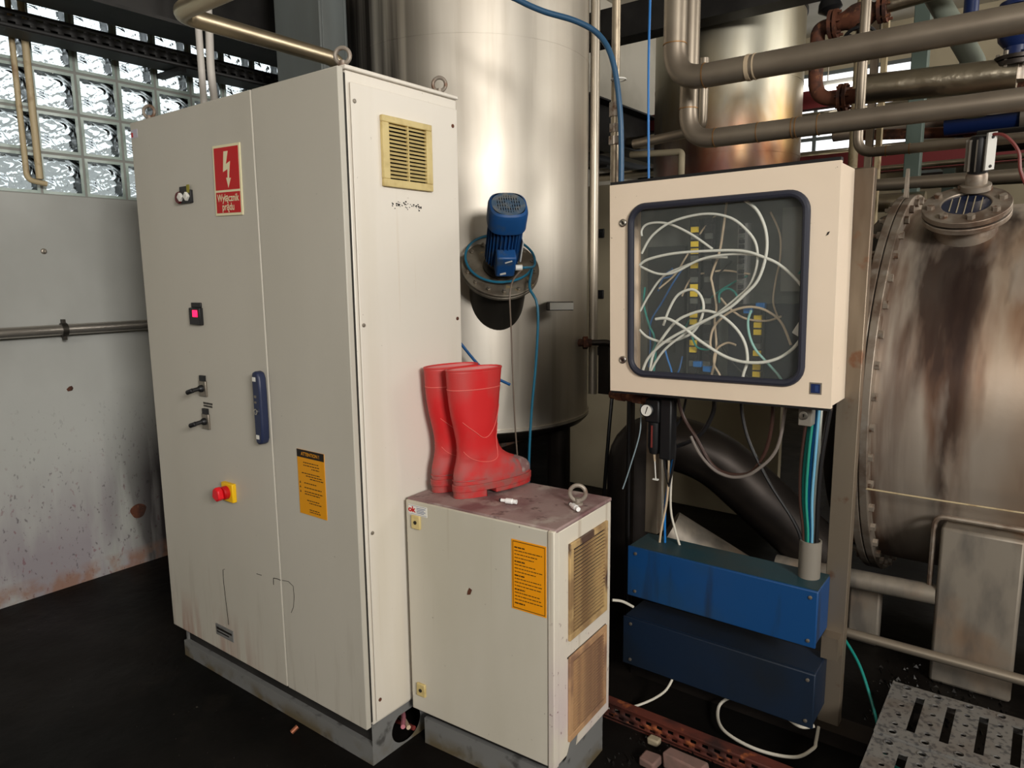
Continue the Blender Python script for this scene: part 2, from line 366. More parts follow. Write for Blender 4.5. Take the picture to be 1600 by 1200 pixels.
# glass-block window in the left wall
PT = .1975
win = MB()
NY0, NY1, NR = -6, 18, 6
for k in range(NY0, NY1+1): win.box(WX-.075,WX-.012, .1+k*PT-.006, .1+k*PT+.006, 1.955, 1.955+NR*PT+.012)
for r in range(NR+1): win.box(WX-.0745,WX-.0125, .1+NY0*PT, .1+NY1*PT, 1.955+r*PT-.006 if r else 1.955, 1.955+r*PT+.006)
window = bpy.data.objects.new('window_1', None); COL.objects.link(window); window.location = (WX,0,1.955); struct(window)
ORG[window.name] = Vector((WX,0,1.955))
win.build('mortar_grid', m_mortar, window)
gb = MB(); a = .0925; i_ = .079
for s0,s1 in ((-a,-i_),(i_,a)):
    gb.box(-.04,.04, s0,s1,-a,a, 1); gb.box(-.04,.04,-i_,i_,s0,s1,1)
for x0,x1,bulge in ((.033,.040,.004),(-.040,-.033,-.004)):
    n = 6; vs = []; fs = []
    for X0,bl in ((x0,0),(x1,0)):
        for p in range(n+1):
            for q in range(n+1):
                yy = -i_+2*i_*p/n; zz = -i_+2*i_*q/n; b_ = bulge*(1-(yy/i_)**2)*(1-(zz/i_)**2)
                vs.append((X0+b_,yy,zz))
    o = (n+1)**2
    for p in range(n):
        for q in range(n):
            f = (p*(n+1)+q,(p+1)*(n+1)+q,(p+1)*(n+1)+q+1,p*(n+1)+q+1)
            fs += [f, tuple(o+t for t in f[::-1])]
    per = [(p,0) for p in range(n)]+[(n,q) for q in range(n)]+[(p,n) for p in range(n,0,-1)]+[(0,q) for q in range(n,0,-1)]
    id_ = [p*(n+1)+q for p,q in per]
    fs += [(id_[t],id_[(t+1)%len(id_)],o+id_[(t+1)%len(id_)],o+id_[t]) for t in range(len(id_))]
    gb.add(vs, fs, 0)
ORG_SAVE = ORG[window.name]; ORG[window.name] = Vector((0,0,0))
block0 = gb.build('glass_block', [m_glass, m_grim], window)
ORG[window.name] = ORG_SAVE
first = True
for k in range(NY0, NY1):
    for r in range(NR):
        loc = (-.05, .1+(k+.5)*PT, (r+.5)*PT+.0)
        if first: block0.location = loc; first = False
        else: linkcopy(block0, window, loc)

# daylit windows far behind
for i,(x0,x1,z0,z1) in enumerate(((-1.35,.15,2.75,3.85),(-4.0+1.9,-1.75,2.8,3.6),(1.0,2.2,2.6,3.5))):
    wo = bpy.data.objects.new('window_%d'%(i+2), None); COL.objects.link(wo); wo.location = (x0,7.98,z0); struct(wo); ORG[wo.name] = Vector((x0,7.98,z0))
    nx = max(1,int((x1-x0)/.4)); nz = 3
    for p in range(nx):
        for q in range(nz):
            xa = x0+(x1-x0)*p/nx; za = z0+(z1-z0)*q/nz
            MB().box(xa+.02,xa+(x1-x0)/nx-.02,7.97,7.985,za+.02,za+(z1-z0)/nz-.02).build('pane', m_lit, wo)
    fr = MB()
    for p in range(nx+1): xa = x0+(x1-x0)*p/nx; fr.box(xa-.02,xa+.02,7.94,7.999,z0,z1)
    for q in range(nz+1): za = z0+(z1-z0)*q/nz; fr.box(x0,x1,7.945,7.998,za-.02,za+.02)
    fr.build('window_frame', m_greyp, wo)

# ================================================================== tall control cabinet
H0, HT, W_, D_ = .145, 2.125, 1.178, .491
cab = thing('control_cabinet', 'tall cream grey two-door control cabinet on a grey plinth', 'cabinet', (0,0,0))
MB().box(-W_+.004,-.004,.030,D_,H0,HT-.004).build('body', m_side, cab, bevel=.004)
MB().box(-W_+.006,-.006,.018,.031,H0+.012,HT-.012).build('door_seal', m_gap, cab)
SE = -.406
MB().box(-W_,SE-.004,-.0,.020,H0,HT).build('door', m_door, cab, bevel=.003)
MB().box(SE+.002,0,-.0,.020,H0,HT).build('door', m_door, cab, bevel=.003)
MB().box(SE-.0038,SE+.0018,.004,.02,H0+.002,HT-.002).build('door_edge', m_white, cab)
MB().box(-.001,.004,.040,D_-.006,H0+.012,HT-.035).build('side_panel', m_side, cab, bevel=.002)
MB().box(-W_-.002,.004,.024,D_+.002,HT-.004,HT+.008).build('roof_panel', m_side, cab, bevel=.003)
MB().box(-W_+.016,-.014,.050,.060,.064,.146).build('plinth_recess', m_beam, cab)  # dark colour stands for the shadow under the door overhang
pl = MB().box(-W_+.015,-.012,.03,.042,0,.066).box(-W_+.015,-.012,.042,.060,.060,.066).box(-W_+.015,-W_+.027,.042,D_-.02,0,.112).box(-W_+.02,-.02,D_-.03,D_-.02,0,.112).box(-W_+.015,-.012,.10,D_-.02,.112,.146)
# plinth side with a round cable opening
def loop(bm, pts):
    vs = [bm.verts.new(p) for p in pts]; return [bm.edges.new((vs[i],vs[(i+1)%len(vs)])) for i in range(len(vs))]
xs = -.0115; yq, zq = .180, .064; ya, yb_, za, zb_ = .030, D_-.03, 0., .146; inn = []; out = []; NQ = 40
for k in range(NQ):
    q = 2*pi*(k+.5)/NQ; cy, cz = math.cos(q), math.sin(q)
    inn.append((xs, yq+.066*cy, zq+.056*cz))
    s_ = min(((yb_ if cy > 0 else ya)-yq)/cy, ((zb_ if cz > 0 else za)-zq)/cz); out.append((xs, yq+s_*cy, zq+s_*cz))
pl.add(inn+out, [(k,(k+1)%NQ,NQ+(k+1)%NQ,NQ+k) for k in range(NQ)])
for Y_, Z_ in ((ya,za),(yb_,za),(yb_,zb_),(ya,zb_)):
    qa = math.atan2(Z_-zq, Y_-yq) % (2*pi); k = int(((qa-pi/NQ) % (2*pi))/(2*pi/NQ))
    pl.add([out[k], out[(k+1)%NQ], (xs,Y_,Z_)], [(0,1,2)])
pl.build('plinth', m_plinth, cab)
for k in range(3):
    cable('bundled_cable', [(-.30,.16+.02*k,.02+.01*k),(-.1,.2+.014*k,.035+.016*k),(.004,.20-.025*k,.045+.016*k)], .008, (m_redcab,m_tubet,mat('pink cable',L(190,120,130),.4))[k],
          ('dark red','tan','pinkish')[k]+' cable lying inside the round plinth opening of the tall cabinet', 'cable', 'cables in the plinth opening')
def eyebolt(par, p, R=.021, r=.006, ax=(1,0,0), m=None):
    p = Vector(p)
    q = MB().lathe([(.016,0),(.016,.006),(.009,.008),(.009,.02)], p, (0,0,1), 16)
    a = Vector(ax).normalized(); b = Vector((0,0,1)); c = p+Vector((0,0,.012+R))
    q.tube([c+(a*math.cos(t)+b*math.sin(t))*R for t in [2*pi*i/24 for i in range(24)]], r, 10, closed=True)
    return q.build('eyebolt', m or m_eye, par)
for p in ((-.035,.05,HT+.008),(-.035,D_-.045,HT+.008),(-W_+.05,.05,HT+.008),(-W_+.05,D_-.05,HT+.008)):
    eyebolt(cab, p, ax=(.8,.5,0))
for y,z,mm in ((.052,2.04,m_galv),(.462,2.035,m_rust),(.052,1.415,m_galv),(.465,1.412,m_rust),(.052,.78,m_galv),(.055,.225,m_rust),(.462,.30,m_rust)):
    MB().lathe([(.006,0),(.006,.002),(.003,.003)], (.004,y,z), (1,0,0), 12).build('screw', mm, cab)
# ventilation grille
vg = MB().box(.004,.016,.144,.352,2.000,2.019).box(.004,.016,.144,.352,1.818,1.840).box(.004,.016,.144,.170,1.840,2.000).box(.004,.016,.326,.352,1.840,2.000)
vo = vg.build('vent_grille', m_vent, cab, bevel=.002)
MB().box(.0042,.0055,.170,.326,1.84,2.0).build('vent_mesh', m_dark, vo)
sl0 = None
for k in range(14):
    z = 1.845+k*.0112
    MB().obox((.011,.248,z+.003),((1,0,-.5),(0,1,0),(.5,0,1)),(.005,.078,.0022)).build('slat', m_vent, vo)
MB().box(.006,.015,.246,.25,1.84,2.0).build('grille_bar', m_vent, vo)
sm_ = MB(); random.seed(4)
for k in range(46):
    y = .175+random.random()*.13; z = 1.766+random.gauss(0,.006); s_ = .0015+random.random()*.003
    sm_.box(.0042,.0046,y,y+s_*1.5,z,z+s_)
sm_.build('glue_residue', m_inkblk, cab)['kind'] = 'stuff'
# red switch-off sign
def FQ(x,z,y=-.001): return Vector((x,y,z))
sg = bpy.data.objects.new('warning_sign', None); COL.objects.link(sg); sg.parent = cab; sg.location = (-.559,-.001,1.868); sg.rotation_euler = (0,math.radians(1.5),0)
sg['label'] = 'red sign with white lightning arrow and lettering'
ORG[sg.name] = Vector((0,0,0))
MB().box(-.077,.077,-.003,.001,-.111,.111).build('sign_panel', m_cream, sg)
MB().box(-.069,.069,-.0036,-.003,-.030,.103).box(-.069,.069,-.0036,-.003,-.103,-.037).build('red_field', m_red, sg)
bolt = [(-.008,.088),(.018,.088),(.004,.048),(.020,.052),(.011,-.0),(.020,.0),(.004,-.026),(-.006,.004),(.001,.002),(.004,.030),(-.016,.024)]
bolt = [(-.012,.090),(.012,.090),(-.002,.050),(.022,.058),(.012,.006),(.022,.006),(.006,-.024),(-.004,.008),(.004,.007),(.006,.034),(-.020,.026)]
MB().prism(bolt, (0,-.0036,0), (1,0,0),(0,0,1),(0,-.0006,0)).build('lightning_arrow', m_cream, sg)
MB().text('Wyłącznik', .031, (0,-.0041,-.066), (.92,0,0),(0,0,1.05), bold=.0006).text('prądu', .031, (0,-.0041,-.094), (.92,0,0),(0,0,1.05), bold=.0006).build('lettering', m_cream, sg)
# yellow attention sticker
st = MB().box(-.276,-.142,-.0018,.001,.805,1.017).build('attention_sticker', m_yellow, cab)
st['label'] = 'yellow sticker headed ATTENTION !'
MB().box(-.276,-.142,-.0022,-.0018,.992,1.017).build('header_band', m_inkblk, st)
MB().text('ATTENTION !', .0155, (-.209,-.0026,.999), (.95,0,0),(0,0,1), bold=.0003).build('lettering', m_yellow, st)
ln = MB(); random.seed(3)
for z,x0,x1,h in ((.975,.03,.105,.003),(.966,.03,.11,.003),(.957,.07,.108,.003),(.940,.02,.11,.003),(.932,.04,.12,.003),(.924,.06,.125,.003),(.908,.03,.09,.003),(.893,.03,.115,.003),(.880,.03,.12,.003),(.872,.03,.105,.003),(.852,.04,.10,.003),(.844,.05,.11,.003),(.822,.05,.10,.003),(.815,.05,.105,.003)):
    t = x0
    while t < x1:
        q = .004+random.random()*.009; ln.box(-.276+t,-.276+min(t+q,x1),-.0021,-.0018,z,z+h); t += q+.0025
for z in (.906,.891,.876): ln.prism([(0,0),(.007,0),(.0035,.008)], (-.270,-.0018,z),(1,0,0),(0,0,1),(0,-.0003,0))
ln.build('printed_lines', m_ink, st)
# push buttons with legend plate
pb = MB().box(-.853,-.779,-.010,.001,1.812,1.855).build('button_block', m_black, cab, bevel=.002)
MB().box(-.846,-.80,-.0108,-.009,1.846,1.868).build('legend_plate', m_inkblk, pb)
MB().box(-.80,-.783,-.0108,-.009,1.845,1.872).build('yellow_tag', mat('olive tag', L(140,132,40), .5), pb)
MB().lathe([(.020,0),(.021,.008),(.018,.012)], (-.853,-.004,1.832), (0,-1,0), 20).build('button_ring', mat('dark red ring', L(90,20,22), .5), pb)
for x in (-.838,-.798):
    MB().obox((x,-.014,1.833),((1,0,1),(0,1,0),(-1,0,1)),(.011,.006,.011)).build('button_cap', m_white, pb, bevel=.002)
# lit red display
dp = MB().box(-.842,-.772,-.014,.001,1.392,1.452).box(-.838,-.776,-.006,.001,1.452,1.470).build('indicator', m_black, cab, bevel=.002)
MB().box(-.815,-.785,-.0165,-.0135,1.420,1.444).build('lit_lens', m_led, dp, bevel=.001)
# selector switches
def selector(x, z):
    o = MB().box(x-.022,x+.022,-.008,.001,z-.033,z+.023).build('selector_switch', m_galv, cab, bevel=.002)
    MB().box(x-.012,x+.018,-.010,-.001,z+.023,z+.043).build('legend_plate', m_black, o)
    MB().lathe([(.013,0),(.013,.008),(.009,.014),(.0,.014)], (x,-.008,z-.004), (0,-1,0), 20).build('collar', m_black, o)
    MB().cyl((x,-.020,z-.004),(x-.004,-.045,z-.008),.0075,n=14).build('lever', m_black, o)
    MB().cyl((x+.004,-.045,z-.006),(x-.026,-.050,z-.016),.0085,n=14).build('knob', m_black, o, bevel=.002)
selector(-.803,1.168); selector(-.800,1.048)
ln = MB(); random.seed(9)
for z in (1.106,1.096):
    t = 0
    while t < .055:
        q = .004+random.random()*.006; ln.box(-.815+t,-.815+t+q,-.0006,.0002,z,z+.007); t += q+.002
ln.build('handwritten_label', m_inkblk, cab)
# main switch
ms = MB().box(-.712,-.642,-.016,.001,.768,.836).build('main_switch', mat('yellow switch plate', L(240,190,20), .45), cab, bevel=.003)
MB().lathe([(.024,0),(.024,.014),(.020,.018),(.0,.018)], (-.678,-.016,.803), (0,-1,0), 24).build('rotary_base', m_red, ms)
MB().prism([(-.026,-.012),(.0,-.026),(.020,-.014),(.014,.016),(-.004,.026),(-.020,.016)], (-.682,-.034,.802),(1,0,0),(0,0,1),(0,-.022,0)).build('rotary_grip', mat('bright red knob', L(226,20,34), .4), ms, bevel=.004)
# long door handle
hp = [(0,-.122),(.014,-.118),(.022,-.10),(.024,-.05),(.024,.05),(.022,.10),(.014,.118),(0,.122),(-.014,.118),(-.018,.10),(-.018,-.10),(-.014,-.118)]
ha = MB().prism(hp, (-.440,.0,1.133),(1,0,0),(0,0,1),(0,-.030,0)).build('door_handle', m_navy, cab, bevel=.006)
MB().box(-.452,-.434,-.031,-.0295,1.222,1.236).build('handle_label', m_white, ha)
MB().box(-.450,-.434,-.031,-.0295,1.030,1.044).build('handle_label', m_white, ha)
MB().box(-.446,-.436,-.032,-.0295,1.168,1.176).box(-.447,-.437,-.032,-.0295,1.15,1.156).build('handle_mark', m_galv, ha)
MB().ring((-.442,-.0298,1.122), (0,-1,0), .010,.006,.003,20).build('lock_ring', m_steel, ha)
# name plate & scratches, blue-white corner sticker
pt = MB().box(-.845,-.73,-.003,.001,.208,.252).build('name_plate', m_plinth, cab)
MB().box(-.838,-.737,-.0036,-.003,.232,.240).box(-.838,-.757,-.0036,-.003,.220,.225).build('plate_lines', m_inkblk, pt)
cs = MB().box(-W_+.004,-W_+.052,-.0012,.001,2.068,2.098).build('corner_sticker', mat('lilac sticker', L(190,184,196), .5), cab)
MB().box(-W_+.006,-W_+.02,-.0016,-.0012,2.072,2.088).build('sticker_mark', m_red, cs)
def scr(pts, r=.0011): MB().tube([FQ(x,z,-.0004) for x,z in pts], r, 5).build('scratch', m_inkblk, cab)
scr([(-.756,.49),(-.768,.485),(-.770,.44),(-.765,.37),(-.757,.27)]); scr([(-.45,.535),(-.43,.538),(-.41,.538)],.0014); scr([(-.45,.535),(-.452,.51)]); scr([(-.40,.540),(-.365,.545),(-.34,.535),(-.338,.50),(-.345,.46),(-.36,.435)],.0009); scr([(-.55,.525),(-.52,.527)])

# ================================================================== low cabinet
low = thing('low_cabinet', 'low cream grey cabinet beside the tall one with two filter grilles', 'cabinet', (.026,.172,0), math.radians(3), local=True)
lw, ld, lh, lb = .546, .352, .864, .142
MB().box(.004,lw-.0,.026,ld,lb,lh-.012).build('body', m_smallside, low, bevel=.003)
MB().box(.0,lw-.022,.004,.020,lb,lh-.006).build('door', m_small, low, bevel=.003)
MB().box(.008,lw-.01,.016,.028,lb+.01,lh-.014).build('door_seal', m_gap, low)
MB().box(lw-.020,lw+.001,.0,.028,lb-.004,lh-.004).build('corner_post', m_smallside, low, bevel=.003)
MB().box(-.0,lw+.002,.010,ld+.002,lh-.012,lh).build('top_panel', m_smalltop, low, bevel=.004)
MB().box(.018,lw-.012,.040,.052,0,.092).box(.018,lw-.012,.052,ld-.02,0,.088).box(lw-.020,lw-.012,.042,ld-.02,.088,lb+.002).build('plinth', m_plinth, low)
MB().box(.019,lw-.020,.060,ld-.03,.088,lb+.002).build('plinth_recess', m_beam, low)  # door shadow put into the colour here as well
for z in (.792,.222):
    k = MB().box(.026,.062,-.004,.006,z-.022,z+.022).build('lock', m_vent, low, bevel=.003)
    MB().lathe([(.006,0),(.006,.002)], (.044,-.004,z), (0,-1,0), 14).build('keyhole', m_inkblk, k)
os_ = MB().box(lw-.142,lw-.026,.0025,.005,lh-.262,lh-.052).build('notice_sticker', m_orange, low); os_['label'] = 'orange notice sticker with printed paragraphs'
fr = MB()
for x0,x1,z0,z1 in ((lw-.138,lw-.030,lh-.258,lh-.256),(lw-.138,lw-.030,lh-.058,lh-.056),(lw-.138,lw-.1365,lh-.258,lh-.056),(lw-.0315,lw-.030,lh-.258,lh-.056)): fr.box(x0,x1,.0021,.0026,z0,z1)
random.seed(5); z = lh-.072
for k in range(17):
    head = k % 4 == 0
    x = lw-.132; xe = x+(.035 if head else .06+random.random()*.035)
    while x < xe: q = .004+random.random()*.01; fr.box(x,min(x+q,xe),.0021,.0026,z-(.004 if head else .0025),z); x += q+.002
    z -= .0105
fr.build('printed_lines', m_ink, os_)
lb_ = MB().box(.012,.088,.0022,.005,lh-.050,lh-.018).build('maker_label', m_white, low)
MB().text('ok', .024, (.026,.0016,lh-.040), (1.1,0,0),(0,0,1), bold=.0012).build('lettering', m_red, lb_)
q = MB()
for k in range(4): q.box(.046,.082-.006*(k%2),.0018,.0024,lh-.027-k*.005,lh-.025-k*.005)
q.box(.013,.087,.0018,.0023,lh-.0475,lh-.0465).box(.013,.087,.0018,.0023,lh-.0205,lh-.0195).build('printed_lines', mat('blue grey print', L(90,100,140), .5), lb_)
for z0,z1,mm in ((.505,.800,m_filter),(.185,.455,m_filter2)):
    y0, y1 = .080, .318
    g = MB().box(lw+.0,lw+.008,y0,y1,z0,z0+.020).box(lw,lw+.008,y0,y1,z1-.020,z1).box(lw,lw+.008,y0,y0+.020,z0+.02,z1-.02).box(lw,lw+.008,y1-.020,y1,z0+.02,z1-.02).build('filter_grille', mm, low, bevel=.0015)
    MB().box(lw,lw+.002,y0+.02,y1-.02,z0+.02,z1-.02).build('filter_mat', mat('clogged filter mat', L(70,46,38), .9, layers=[dict(c=L(40,28,26),s=(9,14,10),lo=.5,hi=.6), dict(c=L(150,118,78),s=(9,9,9),lo=.55,hi=.7)]), g)
    n = 22; s0 = None
    for k in range(n):
        z = z0+.024+(z1-z0-.048)*(k+.5)/n
        if s0 is None:
            s0 = MB().obox((lw+.005,(y0+y1)/2,z),((1,0,-.15),(0,1,0),(.15,0,1)),(.0030,(y1-y0)/2-.02,.0014)).build('slat', mm, g); zz = z
        else: linkcopy(s0, g, (0,0,z-zz))
MB().box(lw+.0005,lw+.0022,.075,.32,.452,.456).build('scratch', m_inkblk, low)
eyebolt(low, (lw-.055,.235,lh), .024, .0065, (.9,.43,0), m_eye)
MB().prism([(0,0),(.06,.005),(.075,.05),(.11,.07),(.10,.095),(.05,.075),(.02,.03)], (lw+.0012,.06,.125),(0,1,0),(0,0,1),(.001,0,0)).build('peeled_patch', m_plinth, low)
MB().prism([(0,0),(.012,.004),(.018,.02),(.008,.024),(.002,.012)], (.24,.0032,.60),(1,0,0),(0,0,1),(0,-.001,0)).build('paint_chip', m_rust, low)

def fitting(p, d, label):
    d = Vector(d).normalized(); r = .0085; p = Vector(p)+Vector((0,0,r))
    t = thing('hose_fitting', label, 'fitting', p-Vector((0,0,r)))
    MB().lathe([(.0055,-.026),(.0055,-.010),(r,-.009),(r,.012),(.007,.014),(.007,.026)], p, d, 16).build('fitting_body', m_whitef, t)
    MB().lathe([(.003,-.031),(.0058,-.030),(.0058,-.026)], p, d, 12).build('fitting_nose', m_black, t)
fitting((.330,.315,.8645), (1,.25,0), 'small white plastic hose fitting lying in front of the red boots')
fitting((.522,.385,.8645), (.9,-.55,0), 'small white plastic hose fitting beside the low cabinet eyebolt')

# ================================================================== rubber boots
SL = [  # z, back, front, half width
 (.030,.000,.288,.044),(.045,-.003,.294,.047),(.065,-.004,.292,.048),(.080,-.002,.282,.047),(.092,.001,.262,.046),(.102,.004,.236,.0445),
 (.114,.008,.206,.0435),(.130,.012,.182,.0430),(.150,.014,.166,.0430),(.180,.012,.156,.0440),(.220,.004,.158,.0470),(.260,-.006,.163,.0470),
 (.300,-.013,.168,.0475),(.340,-.017,.172,.0480),(.375,-.019,.176,.0480),(.404,-.021,.180,.0480)]
def SS(z):
    for a,b in zip(SL, SL[1:]):
        if z <= b[0]: t = max(0,(z-a[0])/(b[0]-a[0])); return [p+(q-p)*t for p,q in zip(a,b)]
    return SL[-1]
def bpt(th, z, off=0.):
    _, bk, ft, hw = SS(z); c = (bk+ft)/2; h = (ft-bk)/2+off; hw += off
    s = math.sin(th); k = math.cos(th)     # th=0 at the toe
    e = .82 if z < .12 else .95
    xx = hw*math.copysign(abs(s)**e, s)
    if z < .12: xx *= 1-.16*max(0,-k)+.06*max(0,k)*(1-abs(k))
    return Vector((xx, c+h*math.copysign(abs(k)**.92,k), z))
def boot(label, loc, rz):
    t = thing('rubber_boot', label, 'boot', loc, rz, 'pair of red rubber boots', local=True)
    n = 36; zs = [.030+i*(.404-.030)/60 for i in range(61)]; b = MB()
    vs = [bpt(2*pi*j/n, z) for z in zs for j in range(n)]
    b.add(vs, [(i*n+j,i*n+(j+1)%n,(i+1)*n+(j+1)%n,(i+1)*n+j) for i in range(60) for j in range(n)])
    b.build('boot_shaft', [m_boot], t, ang=60, solid=.004)
    i2 = MB(); vs = [bpt(2*pi*j/n, z, -.0055) for z in (.403,.38,.32,.24) for j in range(n)]
    i2.add(vs, [(i*n+j,i*n+(j+1)%n,(i+1)*n+(j+1)%n,(i+1)*n+j) for i in range(3) for j in range(n)]); i2.build('lining', m_bootin, t, ang=60)
    rim = MB().tube([bpt(2*pi*j/n,.404,-.002) for j in range(n)], .0035, 8, closed=True); rim.build('top_rim', m_boot, t)
    for zz,nm in ((.345,'shaft_band'),):
        MB().tube([bpt(2*pi*j/n,zz,.0) for j in range(n)], .0018, 6, closed=True).build(nm, m_ridge, t)
    for s in (1,-1):
        ch = [bpt(s*th,z,.0003) for th,z in smoothed(((2.5,.245),(2.0,.215),(1.55,.190),(1.1,.21),(.7,.25),(.45,.285)))]
        MB().tube(ch, .0013, 6).build('chevron_ridge', m_ridge, t)
        ch = [bpt(s*th,z,.0003) for th,z in smoothed(((2.7,.15),(2.2,.125),(1.6,.11),(1.1,.13),(.7,.18),(.5,.225)))]
        MB().tube(ch, .0013, 6).build('chevron_ridge', m_ridge, t)
    # dusty toe cap shell
    tc_ = MB(); zz = [.050+i*.008 for i in range(8)]; ths = [-.95+1.9*i/14 for i in range(15)]
    vs = [bpt(th*min(1,1.05-.5*max(0,(z-.075))/.04), z, .0012) for z in zz for th in ths]
    tc_.add(vs, [(i*15+j,i*15+j+1,(i+1)*15+j+1,(i+1)*15+j) for i in range(7) for j in range(14)]); tc_.build('toe_dust', m_bootdust, t, ang=60)
    # heel band, midsole, tread
    def slab(z0,z1,y0,y1,off,nm,mm):
        out = []
        for j in range(48):
            p = bpt(2*pi*j/48,.045,off); out.append((p.x,min(max(p.y,y0),y1)))
        MB().prism(out,(0,0,z0),(1,0,0),(0,1,0),(0,0,z1-z0)).build(nm, mm, t, bevel=.002)
    slab(.020,.042,-.02,.32,.0045,'midsole',m_sole)
    slab(.0,.022,-.02,.088,.002,'heel',m_sole)
    slab(.006,.022,.125,.32,.002,'tread',m_sole)
    MB().tube([bpt(2*pi*j/48+1.9,.056,.001) for j in range(25)] , .002, 6).build('heel_band', m_sole, t)
    return t
def smoothed(pts): return [(v.x,v.y) for v in smooth([(a,b,0) for a,b in pts], 6)]
boot('red rubber boot with the dusty grey toe in full view', (.160,.262,.8645), math.radians(-15))
boot('red rubber boot pushed against the tall cabinet side', (.060,.270,.8645), math.radians(-13))

# ================================================================== windowed enclosure
en = thing('pneumatic_enclosure', 'cream wall-type enclosure with a dark framed window full of hoses', 'enclosure', (.746,.85,1.153), local=True)
en.rotation_euler = (0,math.radians(-.9),0)
ex, ez, ed = .367, .706, .19
MB().box(-ex+.004,ex-.004,ed-.004,ed,.004,ez-.004).box(-ex+.004,-ex+.008,.024,ed-.004,.004,ez-.004).box(ex-.008,ex-.004,.024,ed-.004,.004,ez-.004).box(-ex+.008,ex-.008,.024,ed-.004,ez-.008,ez-.004).box(-ex+.008,ex-.008,.024,ed-.004,.004,.008).build('body', m_encl, en)
MB().box(-ex+.001,ex-.001,.002,.030,ez-.001,ez+.010).build('top_lip', m_black, en)
MB().box(-ex+.001,ex-.001,.004,.026,-.008,.002).build('bottom_seal', m_black, en)
MB().box(ex-.006,ex-.003,.018,.027,.006,ez-.006).build('door_gap', m_gap, en)
def rrect(x0,x1,z0,z1,r,n=8):
    out = []
    for cx,cz,a0 in ((x1-r,z1-r,0),(x0+r,z1-r,pi/2),(x0+r,z0+r,pi),(x1-r,z0+r,1.5*pi)):
        for i in range(n+1): q = a0+pi/2*i/n; out.append((cx+r*math.cos(q), cz+r*math.sin(q)))
    return out
def plate(outer, holes, o, u, v):
    bm = bmesh.new(); o = Vector(o); u = Vector(u); v = Vector(v); E = []
    for lp in [outer]+holes: E += loop(bm, [o+u*a+v*b for a,b in lp])
    bmesh.ops.triangle_fill(bm, use_beauty=True, edges=E); bm.verts.index_update()
    r = MB().add([q.co for q in bm.verts], [tuple(q.index for q in f.verts) for f in bm.faces]); bm.free(); return r
hole = rrect(-.283,.277,.070,.624,.05)
dr = MB()
base = plate([(-ex,0),(ex,0),(ex,ez),(-ex,ez)], [hole], (0,0,0),(1,0,0),(0,0,1))
back = plate([(-ex,0),(ex,0),(ex,ez),(-ex,ez)], [hole], (0,.018,0),(1,0,0),(0,0,1))
dr.add(base.v, base.f); dr.add(back.v, back.f)
for lp in ([(-ex,0),(ex,0),(ex,ez),(-ex,ez)], hole):
    n = len(lp); dr.add([(a,0,b) for a,b in lp]+[(a,.018,b) for a,b in lp], [(i,(i+1)%n,n+(i+1)%n,n+i) for i in range(n)])
dr.build('door', m_encl, en)
MB().tube([(a,-.001,b) for a,b in rrect(-.286,.280,.067,.627,.053)], .0115, 10, closed=True).build('window_gasket', m_gasket, en)
n = len(hole); MB().prism(hole, (0,.008,0),(1,0,0),(0,0,1),(0,.004,0)).build('window_pane', m_pane, en)
for z in (.578,.112):
    k = MB().lathe([(.013,0),(.013,.004),(.010,.006),(.010,.003),(.0,.003)], (-.316,0,z), (0,-1,0), 20).build('lock', m_steel, en)
    MB().obox((-.316,-.0045,z),((1,0,.6),(0,1,0),(-.6,0,1)),(.003,.001,.006)).build('key_slot', m_inkblk, k)
em = MB().box(.306,.340,-.0015,.001,.040,.075).build('emblem', mat('grey emblem frame', L(120,112,100), .5), en)
MB().box(.310,.336,-.0025,-.001,.044,.071).build('emblem_field', mat('dark blue emblem', L(28,42,84), .4), em)
MB().box(.322,.331,-.0028,-.002,.048,.067).build('emblem_mark', mat('mid blue emblem', L(44,64,112), .4), em)
MB().box(-.34,.34,ed-.012,ed-.006,.02,ez-.02).build('mounting_plate', m_backplate, en)
MB().prism([(0,0),(.006,.003),(.010,.012),(.004,.010)], (.335,-.0002,.50),(1,0,0),(0,0,1),(0,-.001,0)).build('paint_chip', m_inkblk, en)
def strip(x0, x1, z0, z1, n, mm, tagcol=None, y=ed-.055, pat=()):
    s_ = MB().box(x0,x1,y,ed-.012,z0,z1).build('terminal_strip', mm, en)
    for k in range(n):
        a_ = z0+(z1-z0)*k/n; h = (z1-z0)/n
        c = m_yel if k in pat else m_backplate if k % 3 == 1 else m_term
        MB().box(x0+.008,x1-.008,y-.010,y+.002,a_+h*.12,a_+h*.88).build('terminal_block', c, s_)
strip(-.135,-.095,.06,.585,22,m_term,pat=(3,4,7,8,11,12,15,17,18,20))
strip(-.085,-.045,.06,.585,22,m_term)
strip(.03,.062,.30,.56,16,mat('grey connector strip',L(120,120,116),.5))
strip(.085,.125,.06,.29,10,m_term,pat=(0,1,3,6,7,8))
MB().box(.0,.26,ed-.040,ed-.012,.05,.30).build('valve_island', mat('dark blue valve block', L(18,22,34), .5), en)
MB().box(-.30,-.16,ed-.035,ed-.012,.05,.5).build('relay_panel', mat('dark relay panel', L(30,33,32), .6), en)
MB().box(.17,.24,ed-.05,ed-.012,.34,.6).build('supply_unit', mat('grey supply unit', L(112,112,106), .5), en)
for x,z in ((-.11,.085),(-.075,.07),(.06,.27),(.10,.285)): MB().box(x,x+.03,ed-.075,ed-.05,z,z+.02).build('blue_connector', m_bluel, en, bevel=.003)
MB().obox((.25,.10,.235),((.6,0,1),(0,1,0),(1,0,-.6)),(.032,.012,.012)).build('grey_plug', m_white, en, bevel=.003)
